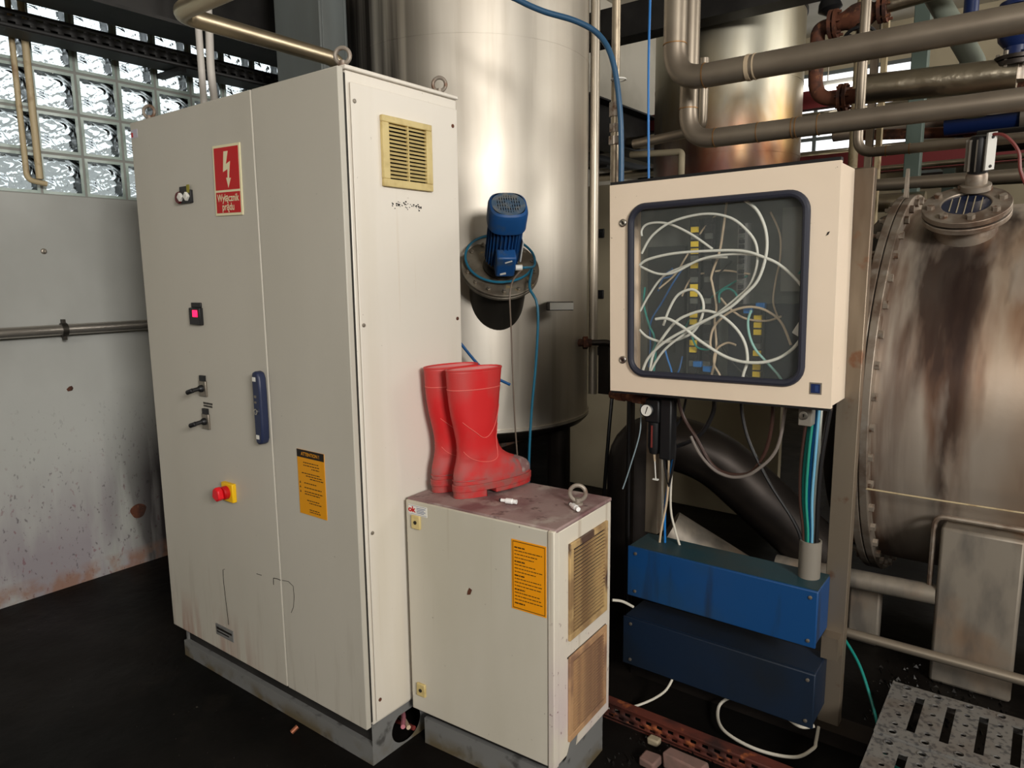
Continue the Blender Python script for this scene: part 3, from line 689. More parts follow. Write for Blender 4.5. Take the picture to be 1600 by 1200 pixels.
TUBES = {
'a' : [(0.467, 0.885, 1.585), (0.502, 0.885, 1.604), (0.596, 0.885, 1.621), (0.733, 0.885, 1.626), (0.826, 0.885, 1.622), (0.893, 0.885, 1.6), (0.937, 0.885, 1.578), (0.986, 0.885, 1.535)] ,
'b' : [(0.463, 0.9, 1.58), (0.528, 0.9, 1.555), (0.59, 0.9, 1.559), (0.68, 0.9, 1.6), (0.775, 0.9, 1.614), (0.866, 0.9, 1.61)] ,
'c' : [(0.467, 0.9, 1.624), (0.504, 0.9, 1.681), (0.576, 0.9, 1.725), (0.685, 0.9, 1.744), (0.771, 0.9, 1.728), (0.827, 0.9, 1.686), (0.858, 0.9, 1.641), (0.863, 0.9, 1.579), (0.843, 0.9, 1.517), (0.808, 0.9, 1.481), (0.734, 0.9, 1.42), (0.667, 0.9, 1.38), (0.576, 0.9, 1.313)] ,
'd' : [(0.819, 0.885, 1.779), (0.861, 0.885, 1.744), (0.89, 0.885, 1.683), (0.895, 0.885, 1.613), (0.874, 0.885, 1.535), (0.831, 0.885, 1.486), (0.778, 0.885, 1.44), (0.673, 0.885, 1.386), (0.603, 0.885, 1.349), (0.551, 0.885, 1.313)] ,
'e' : [(0.451, 0.93, 1.684), (0.45, 0.93, 1.703), (0.467, 0.93, 1.722), (0.509, 0.93, 1.727), (0.562, 0.93, 1.717), (0.635, 0.93, 1.681), (0.706, 0.93, 1.633)] ,
'f' : [(0.454, 0.92, 1.36), (0.485, 0.92, 1.336), (0.54, 0.92, 1.322), (0.588, 0.92, 1.329), (0.649, 0.92, 1.358), (0.678, 0.92, 1.403), (0.686, 0.92, 1.45), (0.67, 0.92, 1.488), (0.639, 0.92, 1.502), (0.594, 0.92, 1.483), (0.564, 0.92, 1.434), (0.544, 0.92, 1.379)] ,
'g' : [(0.445, 0.94, 1.425), (0.478, 0.94, 1.481), (0.53, 0.94, 1.545), (0.603, 0.94, 1.578), (0.683, 0.94, 1.603)] ,
'h' : [(0.531, 0.885, 1.402), (0.575, 0.885, 1.405), (0.63, 0.885, 1.379), (0.69, 0.885, 1.337), (0.763, 0.885, 1.296), (0.814, 0.885, 1.279), (0.863, 0.885, 1.275), (0.91, 0.885, 1.281), (0.955, 0.885, 1.3), (0.996, 0.885, 1.337)] ,
'i' : [(0.51, 0.91, 1.268), (0.537, 0.91, 1.322), (0.592, 0.91, 1.392), (0.645, 0.91, 1.421), (0.697, 0.91, 1.433), (0.749, 0.91, 1.419), (0.801, 0.91, 1.379), (0.832, 0.91, 1.332), (0.842, 0.91, 1.278), (0.831, 0.91, 1.233)] ,
'j' : [(0.711, 0.94, 1.303), (0.705, 0.94, 1.328), (0.714, 0.94, 1.374), (0.748, 0.94, 1.415), (0.788, 0.94, 1.438), (0.837, 0.94, 1.447), (0.886, 0.94, 1.436)] ,
'k' : [(0.841, 0.93, 1.437), (0.832, 0.93, 1.403), (0.839, 0.93, 1.355), (0.86, 0.93, 1.312), (0.896, 0.93, 1.275), (0.936, 0.93, 1.234)] ,
'l' : [(0.724, 0.96, 1.458), (0.723, 0.96, 1.488), (0.748, 0.96, 1.504), (0.773, 0.96, 1.494), (0.79, 0.96, 1.464)] ,
'm' : [(0.736, 0.95, 1.221), (0.716, 0.95, 1.256), (0.723, 0.95, 1.302), (0.758, 0.95, 1.327), (0.789, 0.95, 1.321)] ,
'n' : [(0.714, 0.97, 1.622), (0.69, 0.97, 1.548), (0.694, 0.97, 1.518), (0.71, 0.97, 1.448), (0.706, 0.97, 1.397)] ,
'o' : [(0.456, 0.95, 1.508), (0.454, 0.95, 1.444), (0.476, 0.95, 1.375), (0.495, 0.95, 1.338)] ,
'p' : [(0.631, 0.96, 1.343), (0.649, 0.96, 1.308), (0.682, 0.96, 1.299), (0.703, 0.96, 1.306)] ,
'q' : [(0.924, 0.97, 1.418), (0.877, 0.97, 1.402), (0.808, 0.97, 1.408), (0.757, 0.97, 1.439), (0.724, 0.97, 1.473)] ,
'r' : [(0.532, 0.96, 1.296), (0.544, 0.96, 1.259), (0.559, 0.96, 1.22)] ,
}
tl = {'a':('milky white hose arching across the enclosure window to its lower right',m_tubew,.0045),'b':('milky white hose dipping under the long arch in the window',m_tubew,.004),
'c':('milky white hose in the widest upper loop in the window',m_tubew,.0042),'d':('milky white hose sweeping from window top to lower left',m_tubew,.0048),
'e':('milky white hose with a tight hook at the window upper corner',m_tubew,.004),'f':('milky white hose curled in a full round loop in the window',m_tubew,.0045),
'g':('pale hose climbing from the window side behind the arch',m_tubew,.0038),'h':('milky white hose swinging low to the window far corner',m_tubew,.005),
'i':('milky white hose bent in a tall hoop in the lower window',m_tubew,.0048),'j':('beige hose curving over the yellow tags in the window',m_tubet,.004),
'k':('pale teal hose hanging to the window bottom edge',mat('pale teal hose',L(140,190,180),.35),.0042),'l':('teal hose looped in the middle of the window',m_teal,.0038),
'm':('beige hose in a small hook at the window bottom',m_tubet,.0036),'n':('beige hose dropping between the terminal strips',m_tubet,.004),
'o':('teal hose hanging along the window hinge side',m_teal,.004),'p':('teal hose in a shallow sag near the blue connector',m_teal,.0036),
'q':('beige hose crossing behind the supply unit in the window',m_tubet,.0036),'r':('pale blue hose stub at the window bottom corner',m_bluel,.0034)}
EXT = {'c':[(.53,.905,1.26),(.49,.91,1.19)],'d':[(.50,.89,1.26),(.47,.90,1.19)],'i':[(.82,.92,1.18)],'k':[(.962,.94,1.19)],'h':[(1.035,.90,1.41)],'a':[(1.035,.90,1.47)],'g':[(.75,.95,1.605)],'n':[(.715,.97,1.30),(.70,.97,1.2)],'r':[(.565,.96,1.18)],'o':[(.50,.955,1.28),(.49,.96,1.19)],'j':[(.93,.95,1.40),(.96,.96,1.33)]}
for k in EXT: TUBES[k] = TUBES[k]+EXT[k]
TUBES['i'] = [(.50,.91,1.19)]+TUBES['i']; TUBES['m'] = [(.752,.95,1.18)]+TUBES['m']; TUBES['n'] = [(.735,.97,1.80),(.725,.97,1.70)]+TUBES['n']
random.seed(31)
for k in range(12):
    x = random.uniform(.47,1.0); z = random.uniform(1.25,1.75); pts = [(x,1.0,z)]
    dx = random.uniform(-.05,.05); dz = random.choice((-1,1))*.05
    for q in range(5):
        x = min(1.02,max(.46,x+dx)); z = min(1.79,max(1.2,z+dz)); pts.append((x,.985+.01*(q%2),z)); dx += random.uniform(-.03,.03); dz += random.uniform(-.03,.02)
    cable('hose', pts, .0032, (m_teal,m_tubet,m_blkc,m_bluec)[k%4], ('thin teal hose','thin beige hose','thin black wire','thin blue wire')[k%4]+' deep in the tangle behind the enclosure window', 'hose', 'hoses inside the windowed enclosure', k=5)
for k,pts in TUBES.items(): cable('hose', pts, tl[k][2], tl[k][1], tl[k][0], 'hose', 'hoses inside the windowed enclosure', k=6)

# ================================================================== stand under the enclosure
sd = thing('enclosure_stand', 'stainless channel stand carrying the windowed enclosure', 'stand', (.78,1.08,0))
MB().box(1.085,1.152,1.042,1.047,0,1.862).box(1.147,1.152,1.047,1.085,0,1.862).box(1.085,1.090,1.047,1.085,0,1.862).build('post', m_stand, sd, bevel=.002)
MB().box(.428,.480,1.042,1.047,.575,1.862).box(.475,.480,1.047,1.10,.575,1.862).build('post', m_stand, sd, bevel=.002)
MB().box(.40,1.145,1.048,1.08,1.19,1.25).build('cross_rail', m_stand, sd)
MB().box(.40,1.25,1.00,1.10,0,.05).build('base_rail', m_darkst, sd)
MB().box(1.095,1.145,.99,1.044,.305,.380).build('bracket', m_stand, sd)
def trunk(x0,x1,z0,z1,mm,mtop,label):
    t = thing('trunking_box', label, 'trunking', ((x0+x1)/2,.96,z0))
    MB().box(x0,x1,.882,1.04,z0,z1).build('box_body', mm, t, bevel=.006)
    MB().box(x0-.003,x1+.003,.878,.888,z0-.003,z1+.003).build('cover', mm, t, bevel=.004)
    MB().box(x0+.002,x1-.002,.892,1.038,z1,z1+.003).build('lid', mtop, t)
    for x in (x0+.03,x1-.02):
        for z in (z0+.02,z1-.02): MB().lathe([(.006,0),(.006,.003),(.003,.004)], (x,.878,z), (0,-1,0), 12).build('screw', m_galv, t)
trunk(.445,1.100,.388,.572,m_bluebox,m_tealtop,'bright blue sheet metal trunking box on the enclosure stand')
trunk(.430,1.106,.115,.296,m_bluebox2,m_bluebox2,'dark navy sheet metal trunking box below the brighter blue one')

# air preparation unit hanging under the enclosure
ar = thing('air_regulator', 'black air regulator with white pressure gauge under the enclosure', 'regulator', (.50,.95,.80))
MB().box(.475,.530,.930,.985,1.03,1.115).build('regulator_body', m_black, ar, bevel=.006)
MB().lathe([(.024,0),(.024,.09),(.018,.115),(.006,.12)], (.503,.957,1.03), (0,0,-1), 20).build('filter_bowl', m_black, ar)
MB().box(.500,.506,.931,.935,.94,1.02).build('bowl_sight', m_redcab, ar)
MB().box(.53,.575,.935,.985,.90,1.12).build('lubricator', m_black, ar, bevel=.006)
g = MB().lathe([(.0,.0),(.022,0),(.024,.004),(.024,.018),(.0205,.020),(.0205,.017),(.0,.017)], (.485,.935,1.075), (0.15,-1,0.05), 28).build('pressure_gauge', m_black, ar)
gd = Vector((.15,-1,.05)).normalized()
MB().lathe([(.0,.0),(.0205,.0),(.0205,.0008),(0,.0008)], Vector((.485,.935,1.075))+gd*.0172, gd, 28).build('gauge_face', m_gaugef, g)
MB().obox(Vector((.485,.935,1.075))+gd*.0188,((.35,0,1),gd,(1,0,-.35)),(.014,.0006,.0014)).build('gauge_needle', m_inkblk, g)
MB().cyl((.503,.957,.912),(.505,.957,.885),.006,.004,12).build('drain_nipple', m_tubet, ar)
MB().cyl((.505,.957,.886),(.510,.957,.82),.0022,n=8).box(.500,.520,.952,.962,.815,.82).build('drain_stem', m_white, ar)
MB().cyl((.30,1.0,1.105),(.48,.965,1.105),.017,n=16).cyl((.33,.994,1.105),(.36,.988,1.105),.022,n=6).cyl((.41,.978,1.105),(.45,.971,1.105),.022,n=6).build('inlet_pipe', m_rust, ar)
MB().box(.47,.58,.955,.985,1.11,1.15).build('mount_bracket', m_black, ar)
pv = thing('lock_block', 'small beige lock block under the enclosure corner', 'block', (1.03,.93,1.085))
MB().box(1.005,1.045,.915,.960,1.085,1.155).build('block_body', m_conduit, pv, bevel=.003)
k = MB().lathe([(.013,0),(.013,.004),(.008,.005),(.0,.004)], (1.022,.915,1.118), (0,-1,0), 18).build('lock', m_steel, pv)
MB().box(1.020,1.024,.9095,.912,1.113,1.123).build('key_slot', m_inkblk, k)

# cables and hoses below the enclosure
CB = [('brown',m_brn,-.030),('green',m_teal,-.022),('deep teal',mat('deep teal sheath',L(20,100,86),.4),-.016),('sea green',mat('sea green sheath',L(40,140,120),.4),-.010),('blue',m_bluel,-.004),('dark blue',m_bluec,.002),('sky blue',mat('sky sheath',L(110,170,200),.4),.008),('ivory',m_tubew,.014),('cream',m_whc,.020),('black',m_blkc,.026)]
for i,(nm,mm,dx) in enumerate(CB):
    thick = .007 if nm in ('cream','black') else .0045
    top = Vector((1.045+dx*.8+(.02 if nm in('cream','black') else 0),.975+.012*(i%3),1.15))
    cable('cable', [top,(1.040+dx*1.1,.97+.012*(i%3),.98),(1.038+dx*1.0,.972+.01*(i%3),.84),(1.046+dx*.75,.975+.008*(i%3),.72),(1.046+dx*.65,.978+.006*(i%3),.60)], thick, mm,
          nm+' cable of the bundle running down into the grey sleeve', 'cable', 'cables running into the grey sleeve')
tag(MB().ring((1.046,.985,.574),(0,0,1),.034,.029,.125,32).build('conduit_sleeve', m_conduit), 'grey conduit sleeve standing on the blue trunking box', 'sleeve')
cable('hose', [(.575,.97,1.15),(.600,.975,1.06),(.650,.98,.985),(.704,.98,.905),(.760,.98,.876),(.84,.98,.89),(.885,.985,.96),(.905,.985,1.06),(.905,.985,1.15)], .0065, m_brn, 'dark brown hose sagging in a U below the enclosure', 'hose')
cable('hose', [(.640,.955,.995),(.668,.955,.945),(.704,.960,.903),(.745,.962,.878),(.80,.965,.872),(.86,.965,.90),(.93,.97,.99),(.95,.975,1.15)], .0055, mat('clear grey hose',L(120,112,106),.2), 'clear grey hose with metal tips sagging beneath the enclosure', 'hose')
cable('hose', [(.798,.99,1.15),(.806,.99,1.08),(.836,.985,.99),(.905,.98,.872),(.985,.975,.765),(1.018,.975,.70),(1.030,.975,.62)], .006, m_blkc, 'black hose slanting down into the grey sleeve', 'hose')
cable('hose', [(.70,1.0,1.15),(.70,1.0,1.08),(.66,1.0,1.0),(.60,1.0,.955),(.54,1.0,.93)], .008, m_blkc, 'short black hose curling behind the brown one', 'hose')
cable('cable', [(.512,.99,1.15),(.530,.99,.98),(.547,.985,.88),(.543,.985,.74),(.527,.98,.63),(.522,.975,.565)], .0042, m_tubet, 'tan cable hanging past the regulator to the blue box', 'cable')
cable('cable', [(.535,1.0,1.15),(.540,1.0,1.02),(.553,1.0,.93),(.551,1.0,.72),(.57,1.0,.63),(.595,.995,.568)], .0042, m_whc, 'white cable hanging past the regulator and kicking outwards', 'cable')
cable('cable', [(.497,1.0,1.15),(.505,1.01,.95),(.512,1.01,.80),(.516,1.005,.66),(.512,1.0,.565)], .0038, m_whc, 'thin white cable running along the left stand post', 'cable')
cable('cable', [(.545,.99,1.15),(.56,.99,1.0),(.555,.99,.86),(.535,.99,.72),(.540,.985,.565)], .0045, m_bluel, 'blue cable hanging behind the white ones to the trunking', 'cable')
cable('cable', [(.58,.975,1.15),(.56,.975,1.03),(.575,.975,.93),(.555,.975,.80)], .0045, m_blkc, 'black cable tangled beside the regulator', 'cable')
cable('cable', [(.61,.985,1.15),(.59,.985,1.05),(.54,.985,.97),(.53,.985,.88),(.55,.985,.79)], .0045, m_blkc, 'black cable crossing the tangle beside the regulator', 'cable')
cable('cable', [(.44,.965,1.115),(.445,.96,1.02),(.44,.955,.96),(.415,.945,.86),(.395,.94,.79),(.388,.935,.765)], .0026, mat('pale blue wire',L(130,146,152),.4), 'pale blue wire hanging down beside the low cabinet', 'cable')
cable('cable', [(1.10,1.0,.05),(1.108,.94,.035),(1.108,.904,.03),(1.07,.826,.03),(.958,.794,.03),(.839,.828,.03),(.782,.929,.03),(.80,.985,.05),(.88,1.0,.075),(.95,.985,.10)], .0055, m_whc, 'white cable lying in a loose loop below the navy box', 'cable')
cable('cable', [(.95,.99,.11),(1.00,.95,.085),(1.06,.93,.075),(1.10,.945,.085)], .0055, m_whc, 'short white cable bowed under the navy box edge', 'cable')
cable('cable', [(.44,.72,.012),(.50,.76,.012),(.56,.82,.03),(.61,.86,.07),(.628,.89,.116)], .0045, m_whc, 'white cable rising from the floor behind the low cabinet', 'cable')
cable('cable', [(.43,.79,.395),(.455,.82,.385),(.478,.86,.355)], .005, m_whc, 'white cable end poking out behind the upper filter grille', 'cable')
cable('cable', [(1.14,1.10,.34),(1.19,1.13,.24),(1.245,1.10,.12),(1.30,1.02,.02),(1.36,.99,.008)], .005, m_teal, 'teal cable trailing to the floor beside the stand foot', 'cable')

# ================================================================== red perforated rail and rubble
rl = thing('perforated_rail', 'red oxide slotted steel rail lying on the floor', 'rail', (.85,.70,0))
def slots(x0,x1,z,w_,h_,step): return [[(x,z-h_/2),(x+w_,z-h_/2),(x+w_,z+h_/2),(x,z+h_/2)] for x in [x0+step*i for i in range(int((x1-x0)/step))]]
plate([(.40,.006),(1.42,.006),(1.42,.062),(.40,.062)], slots(.42,1.40,.043,.020,.012,.040)+slots(.435,1.40,.02,.020,.010,.040), (0,.690,0),(1,0,0),(0,0,1)).build('slotted_web', m_rail, rl, solid=.003, flat=True)
MB().box(.40,1.42,.690,.725,.062,.066).box(.40,1.42,.690,.725,.0,.006).build('rail_flange', m_rail, rl)
random.seed(21)
def chunk(name, p, s, mm, label, cat):
    b = MB(); P = Vector(p); vs = []
    for i in (-1,1):
        for j in (-1,1):
            for k in (0,1): vs.append(P+Vector((i*s[0]*(.8+.3*random.random()),j*s[1]*(.8+.3*random.random()),k*s[2]*(.8+.3*random.random()))))
    b.add(vs,[(0,1,3,2),(4,6,7,5),(0,4,5,1),(2,3,7,6),(0,2,6,4),(1,5,7,3)])
    return tag(b.build(name, mm, bevel=.006), label, cat)
chunk('brick_piece', (.80,.60,0), (.07,.03,.05), m_brick, 'pinkish brick piece on the floor before the red rail', 'brick')
chunk('brick_piece', (.70,.56,0), (.03,.03,.03), m_brick, 'small brick crumb beside the low cabinet plinth', 'brick')
chunk('stone', (.665,.66,0), (.022,.016,.025), m_olive, 'pale brown stone at the low cabinet corner', 'stone')
tag(MB().cyl((-.358,-.03,.009),(-.352,-.008,.022),.008,n=12).build('bolt', mat('copper bolt', L(150,92,66), .5, .5)), 'small coppery bolt lying by the tall cabinet plinth', 'bolt')
gr = MB(); random.seed(8)
for k in range(900):
    if k < 380: x = random.uniform(.58,1.3); y = random.uniform(.30,.72)
    elif k < 700: x = random.uniform(1.18,1.60); y = random.uniform(1.2,1.75)
    else: x = random.uniform(-1.4,.4); y = random.uniform(-1.0,-.05)
    s_ = random.choice((.003,.004,.006,.010)) if k < 700 else random.choice((.002,.003))
    vs = [(x+s_*random.uniform(-1,1),y+s_*random.uniform(-1,1),0),(x+s_,y-s_*.5,0),(x-.3*s_,y+s_,0),(x,y,s_*random.uniform(.6,1.4))]
    gr.add(vs,[(0,2,1),(0,1,3),(1,2,3),(2,0,3)])
g_ = gr.build('grit', m_grit); g_['kind'] = 'stuff'; tag(g_, 'wet black grit and crumbs scattered over the floor', 'grit')

# ================================================================== perforated step plates
def step(y0,y1,z,label):
    t = thing('step_plate', label, 'step', (1.8,(y0+y1)/2,z-.05), group='perforated step plates')
    holes = []; x0, x1 = 1.29, 2.45; st_ = .0855; ym = (y0+y1)/2; L_ = (y1-y0)
    for i in range(13):
        xc = x0+.085+i*st_
        holes.append([(xc-.012,y0+.055),(xc+.012,y0+.055),(xc+.012,y1-.055),(xc-.012,y1-.055)])
        for j,fy in enumerate((.07,.22,.40,.58,.76,.93)):
            xh = xc-st_/2; yh = y0+L_*fy; r_ = .011 if j in (0,5) else .0082
            holes.append([(xh+r_*math.cos(q),yh+r_*math.sin(q)) for q in [2*pi*i2/10 for i2 in range(10)]])
    tp_ = MB()
    def quad(a,b,c,d):
        for zz in (z,z-.004): tp_.add([(a,c,zz),(b,c,zz),(b,d,zz),(a,d,zz)],[(0,1,2,3)])
    def wall(lp):
        n_ = len(lp); tp_.add([(a,b,z) for a,b in lp]+[(a,b,z-.004) for a,b in lp],[(k,(k+1)%n_,n_+(k+1)%n_,n_+k) for k in range(n_)])
    ys_ = [y0+L_*f for f in (0,.145,.31,.49,.67,.845,1)]
    for i in range(13):
        xc = x0+.085+i*st_; xa_ = x0 if i == 0 else xc-st_+.012; xb_ = xc-.012
        quad(xb_,xc+.012,y0,y0+.055); quad(xb_,xc+.012,y1-.055,y1)
        for j,fy in enumerate((.07,.22,.40,.58,.76,.93)):
            xh = xc-st_/2; yh = y0+L_*fy; r_ = .011 if j in (0,5) else .0082
            a0,a1,c0,c1 = xa_,xb_,ys_[j],ys_[j+1]; inn = []; out = []
            for k in range(16):
                q = 2*pi*k/16+pi/16; cx,cy = math.cos(q),math.sin(q)
                inn.append((xh+r_*cx,yh+r_*cy,z))
                s1 = ((a1 if cx>0 else a0)-xh)/cx; s2 = ((c1 if cy>0 else c0)-yh)/cy
                if k in (1,2): pass
                s_ = min(s1,s2); out.append((xh+s_*cx,yh+s_*cy,z))
            n16 = len(inn)
            for zz in (0,-.004): tp_.add([(a,b,c+zz) for a,b,c in inn+out],[(k,(k+1)%n16,n16+(k+1)%n16,n16+k) for k in range(n16)])
            wall([(a,b) for a,b,c in inn])
            for (X_,Y_) in ((a0,c0),(a1,c0),(a1,c1),(a0,c1)):     # close the corners
                qa = math.atan2(Y_-yh,X_-xh) % (2*pi); k = int(((qa-pi/16) % (2*pi))/(2*pi/16)); 
                for zz in (0,-.004): tp_.add([(a,b,c+zz) for a,b,c in (out[k],out[(k+1)%16],(X_,Y_,z))],[(0,1,2)])
        wall([(xc-.012,y0+.055),(xc+.012,y0+.055),(xc+.012,y1-.055),(xc-.012,y1-.055)])
    quad(x0+.085+12*st_+.012,x1,y0,y1)
    tp_.build('tread', m_step, t, flat=True)
    for i in range(13):
        for j,fy in enumerate((.07,.93)):
            MB().ring((x0+.085+i*st_-st_/2,y0+L_*fy,z-.0005),(0,0,1),.0140,.0110,.0022,16).build('hole_rim', m_step, t)
    MB().box(x0-.003,x0+.001,y0,y1,z-.05,z+.003).box(x0,x1,y0,y0+.004,z-.05,z-.001).box(x0,x1,y1-.004,y1,z-.05,z-.001).build('folded_edge', m_step, t)
step(.850,1.172,.2,'perforated galvanised step plate nearest the vessel support')
step(.520,.846,.192,'perforated galvanised step plate in front of the other one')
sf = thing('trestle', 'low dark trestle carrying the perforated step plates', 'trestle', (1.8,.85,0))
for x in (1.36,2.35):
    for y in (.56,1.13): MB().box(x,x+.04,y-.02,y+.02,0,.149).build('leg', m_darkst, sf)

# ================================================================== horizontal vessel
yc, zc = 2.41, 1.028
hv = thing('horizontal_vessel', 'rust streaked horizontal steel vessel with a bolted end flange', 'vessel', (1.06,yc,0))
MB().lathe([(.80,.03),(.80,2.9)], (1.06,yc,zc), (1,0,0), 96).build('shell', m_htank, hv)
MB().lathe([(.80,-.03),(.78,-.10),(.70,-.17),(.5,-.225),(.25,-.25),(0,-.255)], (1.06,yc,zc), (1,0,0), 64).build('dished_end', m_darkst, hv)
MB().ring((1.028,yc,zc), (1,0,0), .865,.79,.030,96).build('end_flange', m_flange, hv, bevel=.003)
MB().ring((1.058,yc,zc), (1,0,0), .858,.79,.004,96).build('gasket_ring', m_gap, hv)
MB().ring((1.062,yc,zc), (1,0,0), .865,.79,.030,96).build('end_flange', m_flange, hv, bevel=.003)
NB = 44; b0 = None
for k in range(NB):
    a = 2*pi*(k+.5)/NB; p = Vector((1.0915,yc+.835*math.cos(a),zc+.835*math.sin(a)))
    MB().lathe([(.017,0),(.017,.017)], p, (1,0,0), 6).build('bolt_head', m_bolt, hv)
    if math.cos(a) < .2: MB().lathe([(.017,0),(.017,.016),(.009,.017),(.009,.030)], p-Vector((.0635,0,0)), (-1,0,0), 6).build('bolt_nut', m_bolt, hv)
# lifting lug
lug = [(-.035,0),(.035,0),(.006,.13),(-.006,.13)]
MB().prism([(-.03,0),(-.016,0),(.0,.085),(.0,.12),(-.006,.12)], (1.062,2.16,zc+.835),(0,1,0),(0,0,1),(.012,0,0)).prism([(.03,0),(.006,.12),(0,.12),(0,.085),(.016,0)], (1.062,2.16,zc+.835),(0,1,0),(0,0,1),(.012,0,0)).build('lifting_lug', m_flange, hv)
# inclined manhole with sight glass
na = Vector((0,-.53,.848)).normalized(); ta = Vector((0,.848,.53)).normalized(); xa = Vector((1,0,0))
mc = Vector((1.31,yc,zc))+na*.865
mh = MB().lathe([(.110,-.12),(.102,0)], mc-na*.0, na, 40).build('manhole_neck', m_flange, hv)
MB().lathe([(.148,0),(.148,.022)], mc, na, 56).build('manhole_flange', m_flange, hv, bevel=.003)
MB().lathe([(.130,.022),(.130,.030)], mc, na, 40).build('manhole_gasket', m_gap, hv)
cv = MB().lathe([(.082,.030),(.148,.030),(.148,.052),(.085,.056),(.082,.052)], mc, na, 56, close=True).build('manhole_cover', m_flange, hv, bevel=.002)
MB().lathe([(.083,.044),(.083,.048)], mc, na, 40).build('sight_glass', m_sight, cv)
for k in range(5): MB().obox(mc+na*.050+xa*(-.05+.025*k),((.95,.1,0),ta,na),(.0016,.074-.018*abs(k-2)*.7,.001)).build('glass_bar', m_olive, cv)
for k in range(8):
    q = 2*pi*(k+.3)/8; MB().lathe([(.015,0),(.015,.016)], mc+na*.053+(xa*math.cos(q)+ta*math.sin(q))*.118, na, 6).build('bolt_head', m_bolt, cv)
lp_ = thing('vessel_lamp', 'ribbed dark inspection lamp clamped on the vessel manhole', 'lamp', tuple(mc+na*.06+ta*.10))
lb0 = mc+na*.056+ta*.105+xa*.02; la = Vector((.03,-.22,.97)).normalized()
MB().lathe([(.052,0),(.052,.020),(.037,.024),(.037,.058),(.032,.066)], lb0, (na+la), 28).build('lamp_base', m_flange, lp_)
MB().lathe([(.034,.06),(.036,.07),(.036,.19),(.030,.20)], lb0, la, 24).build('lamp_barrel', m_blkc, lp_)
lt = la.orthogonal().normalized(); lq = la.cross(lt)
for k in range(10):
    q = 2*pi*k/10; d_ = lt*math.cos(q)+lq*math.sin(q); MB().obox(lb0+la*.13+d_*.040,(la,d_,la.cross(d_)),(.058,.006,.0016)).build('cooling_rib', m_galv, lp_)
sd_ = Vector((.75,-.66,0)).normalized(); MB().obox(lb0+la*.135+sd_*.050,(la,sd_,la.cross(sd_)),(.068,.004,.020)).build('lamp_bracket', m_white, lp_)
for k in (.08,.185): MB().lathe([(.006,0),(.006,.004)], lb0+la*k+sd_*.053, sd_, 8).build('bracket_screw', m_inkblk, lp_)
tp = lb0+la*.195+sd_*.05
cable('cable', [tp,tp+Vector((.04,0,-.01)),tp+Vector((.085,0,-.07)),tp+Vector((.10,0,-.15)),tp+Vector((.15,0,-.24)),tp+Vector((.25,0,-.30))], .006, m_redcab, 'dark red cable hanging from the vessel lamp', 'cable')
# support leg plate with pad
MB().box(1.345,1.605,1.625,1.80,0,.615).build('support_leg', m_saddle, hv, bevel=.012)
MB().tube(bend([(1.32,1.66,.30),(1.32,1.66,.645),(1.65,1.66,.645),(1.65,1.66,.30)],.04), .010, 8).build('pad_weld', m_flange, hv)
cable('wire', [(1.08,1.605,.722),(1.3,1.602,.722),(1.62,1.602,.724),(2.4,1.60,.73)], .0035, m_tan, 'thin tan wire strung along the vessel side', 'wire')
pipe('low_pipe', [(1.06,1.46,.186),(3.4,1.46,.180)], .018, m_pipe, 'slim brown-grey pipe running low before the vessel support')
pipe('rusty_tie', [(.75,1.66,.315),(1.345,1.66,.335)], .038, m_saddle, 'dirty tan crosstube under the vessel flange')
MB_ = MB().box(1.02,1.14,1.78,1.84,0,.28); tag(MB_.build('concrete_stub', m_saddle, bevel=.01), 'stained concrete stub under the vessel flange', 'block')

# ================================================================== tall stainless tank behind the cabinets
TC = Vector((-.97,1.71,0)); TR = .63
tk = thing('storage_tank', 'tall brushed stainless tank standing behind the cabinets', 'tank', tuple(TC))
MB().lathe([(TR,.80),(TR,4.25)], TC, (0,0,1), 128).build('shell', m_tank, tk)
MB().lathe([(TR+.004,.80),(TR+.010,.792),(TR+.004,.784),(TR-.02,.76),(.45,.70),(.2,.665),(0,.66)], TC, (0,0,1), 96).build('bottom_head', m_darkst, tk)
MB().ring(TC+Vector((0,0,.797)), (0,0,1), TR+.010, TR-.005, .014, 96).build('bottom_rim', m_tank, tk)
for a in (5,125,245):
    p = TC+Vector((math.cos(math.radians(a)),math.sin(math.radians(a)),0))*.535
    MB().lathe([(.095,0),(.095,.012),(.062,.014),(.062,.77)], p, (0,0,1), 28).build('leg', m_darkst, tk)
for z in (1.62,2.62): MB().ring(TC+Vector((0,0,z)), (0,0,1), TR+.0012, TR-.004, .006, 96).build('weld_seam', m_tank, tk)
MB().box(.25,.36,0,.01,0,.01)
bd = Vector((.81,-.0,0)); b0_ = Vector((-.321,1.472,1.405)); b1_ = Vector((-.21,1.545,1.405)); bdir = (b1_-b0_).normalized(); bn_ = Vector((bdir.y,-bdir.x,0))
MB().obox((b0_+b1_)/2-bn_*.03,(bdir,bn_,(0,0,1)),(.064,.05,.020)).build('plate_holder', m_nozzle, tk, bevel=.004)
MB().obox((b0_+b1_)/2+bdir*.008+bn_*.021,(bdir,bn_,(0,0,1)),(.056,.002,.017)).build('blank_plate', m_white, tk, bevel=.0015)
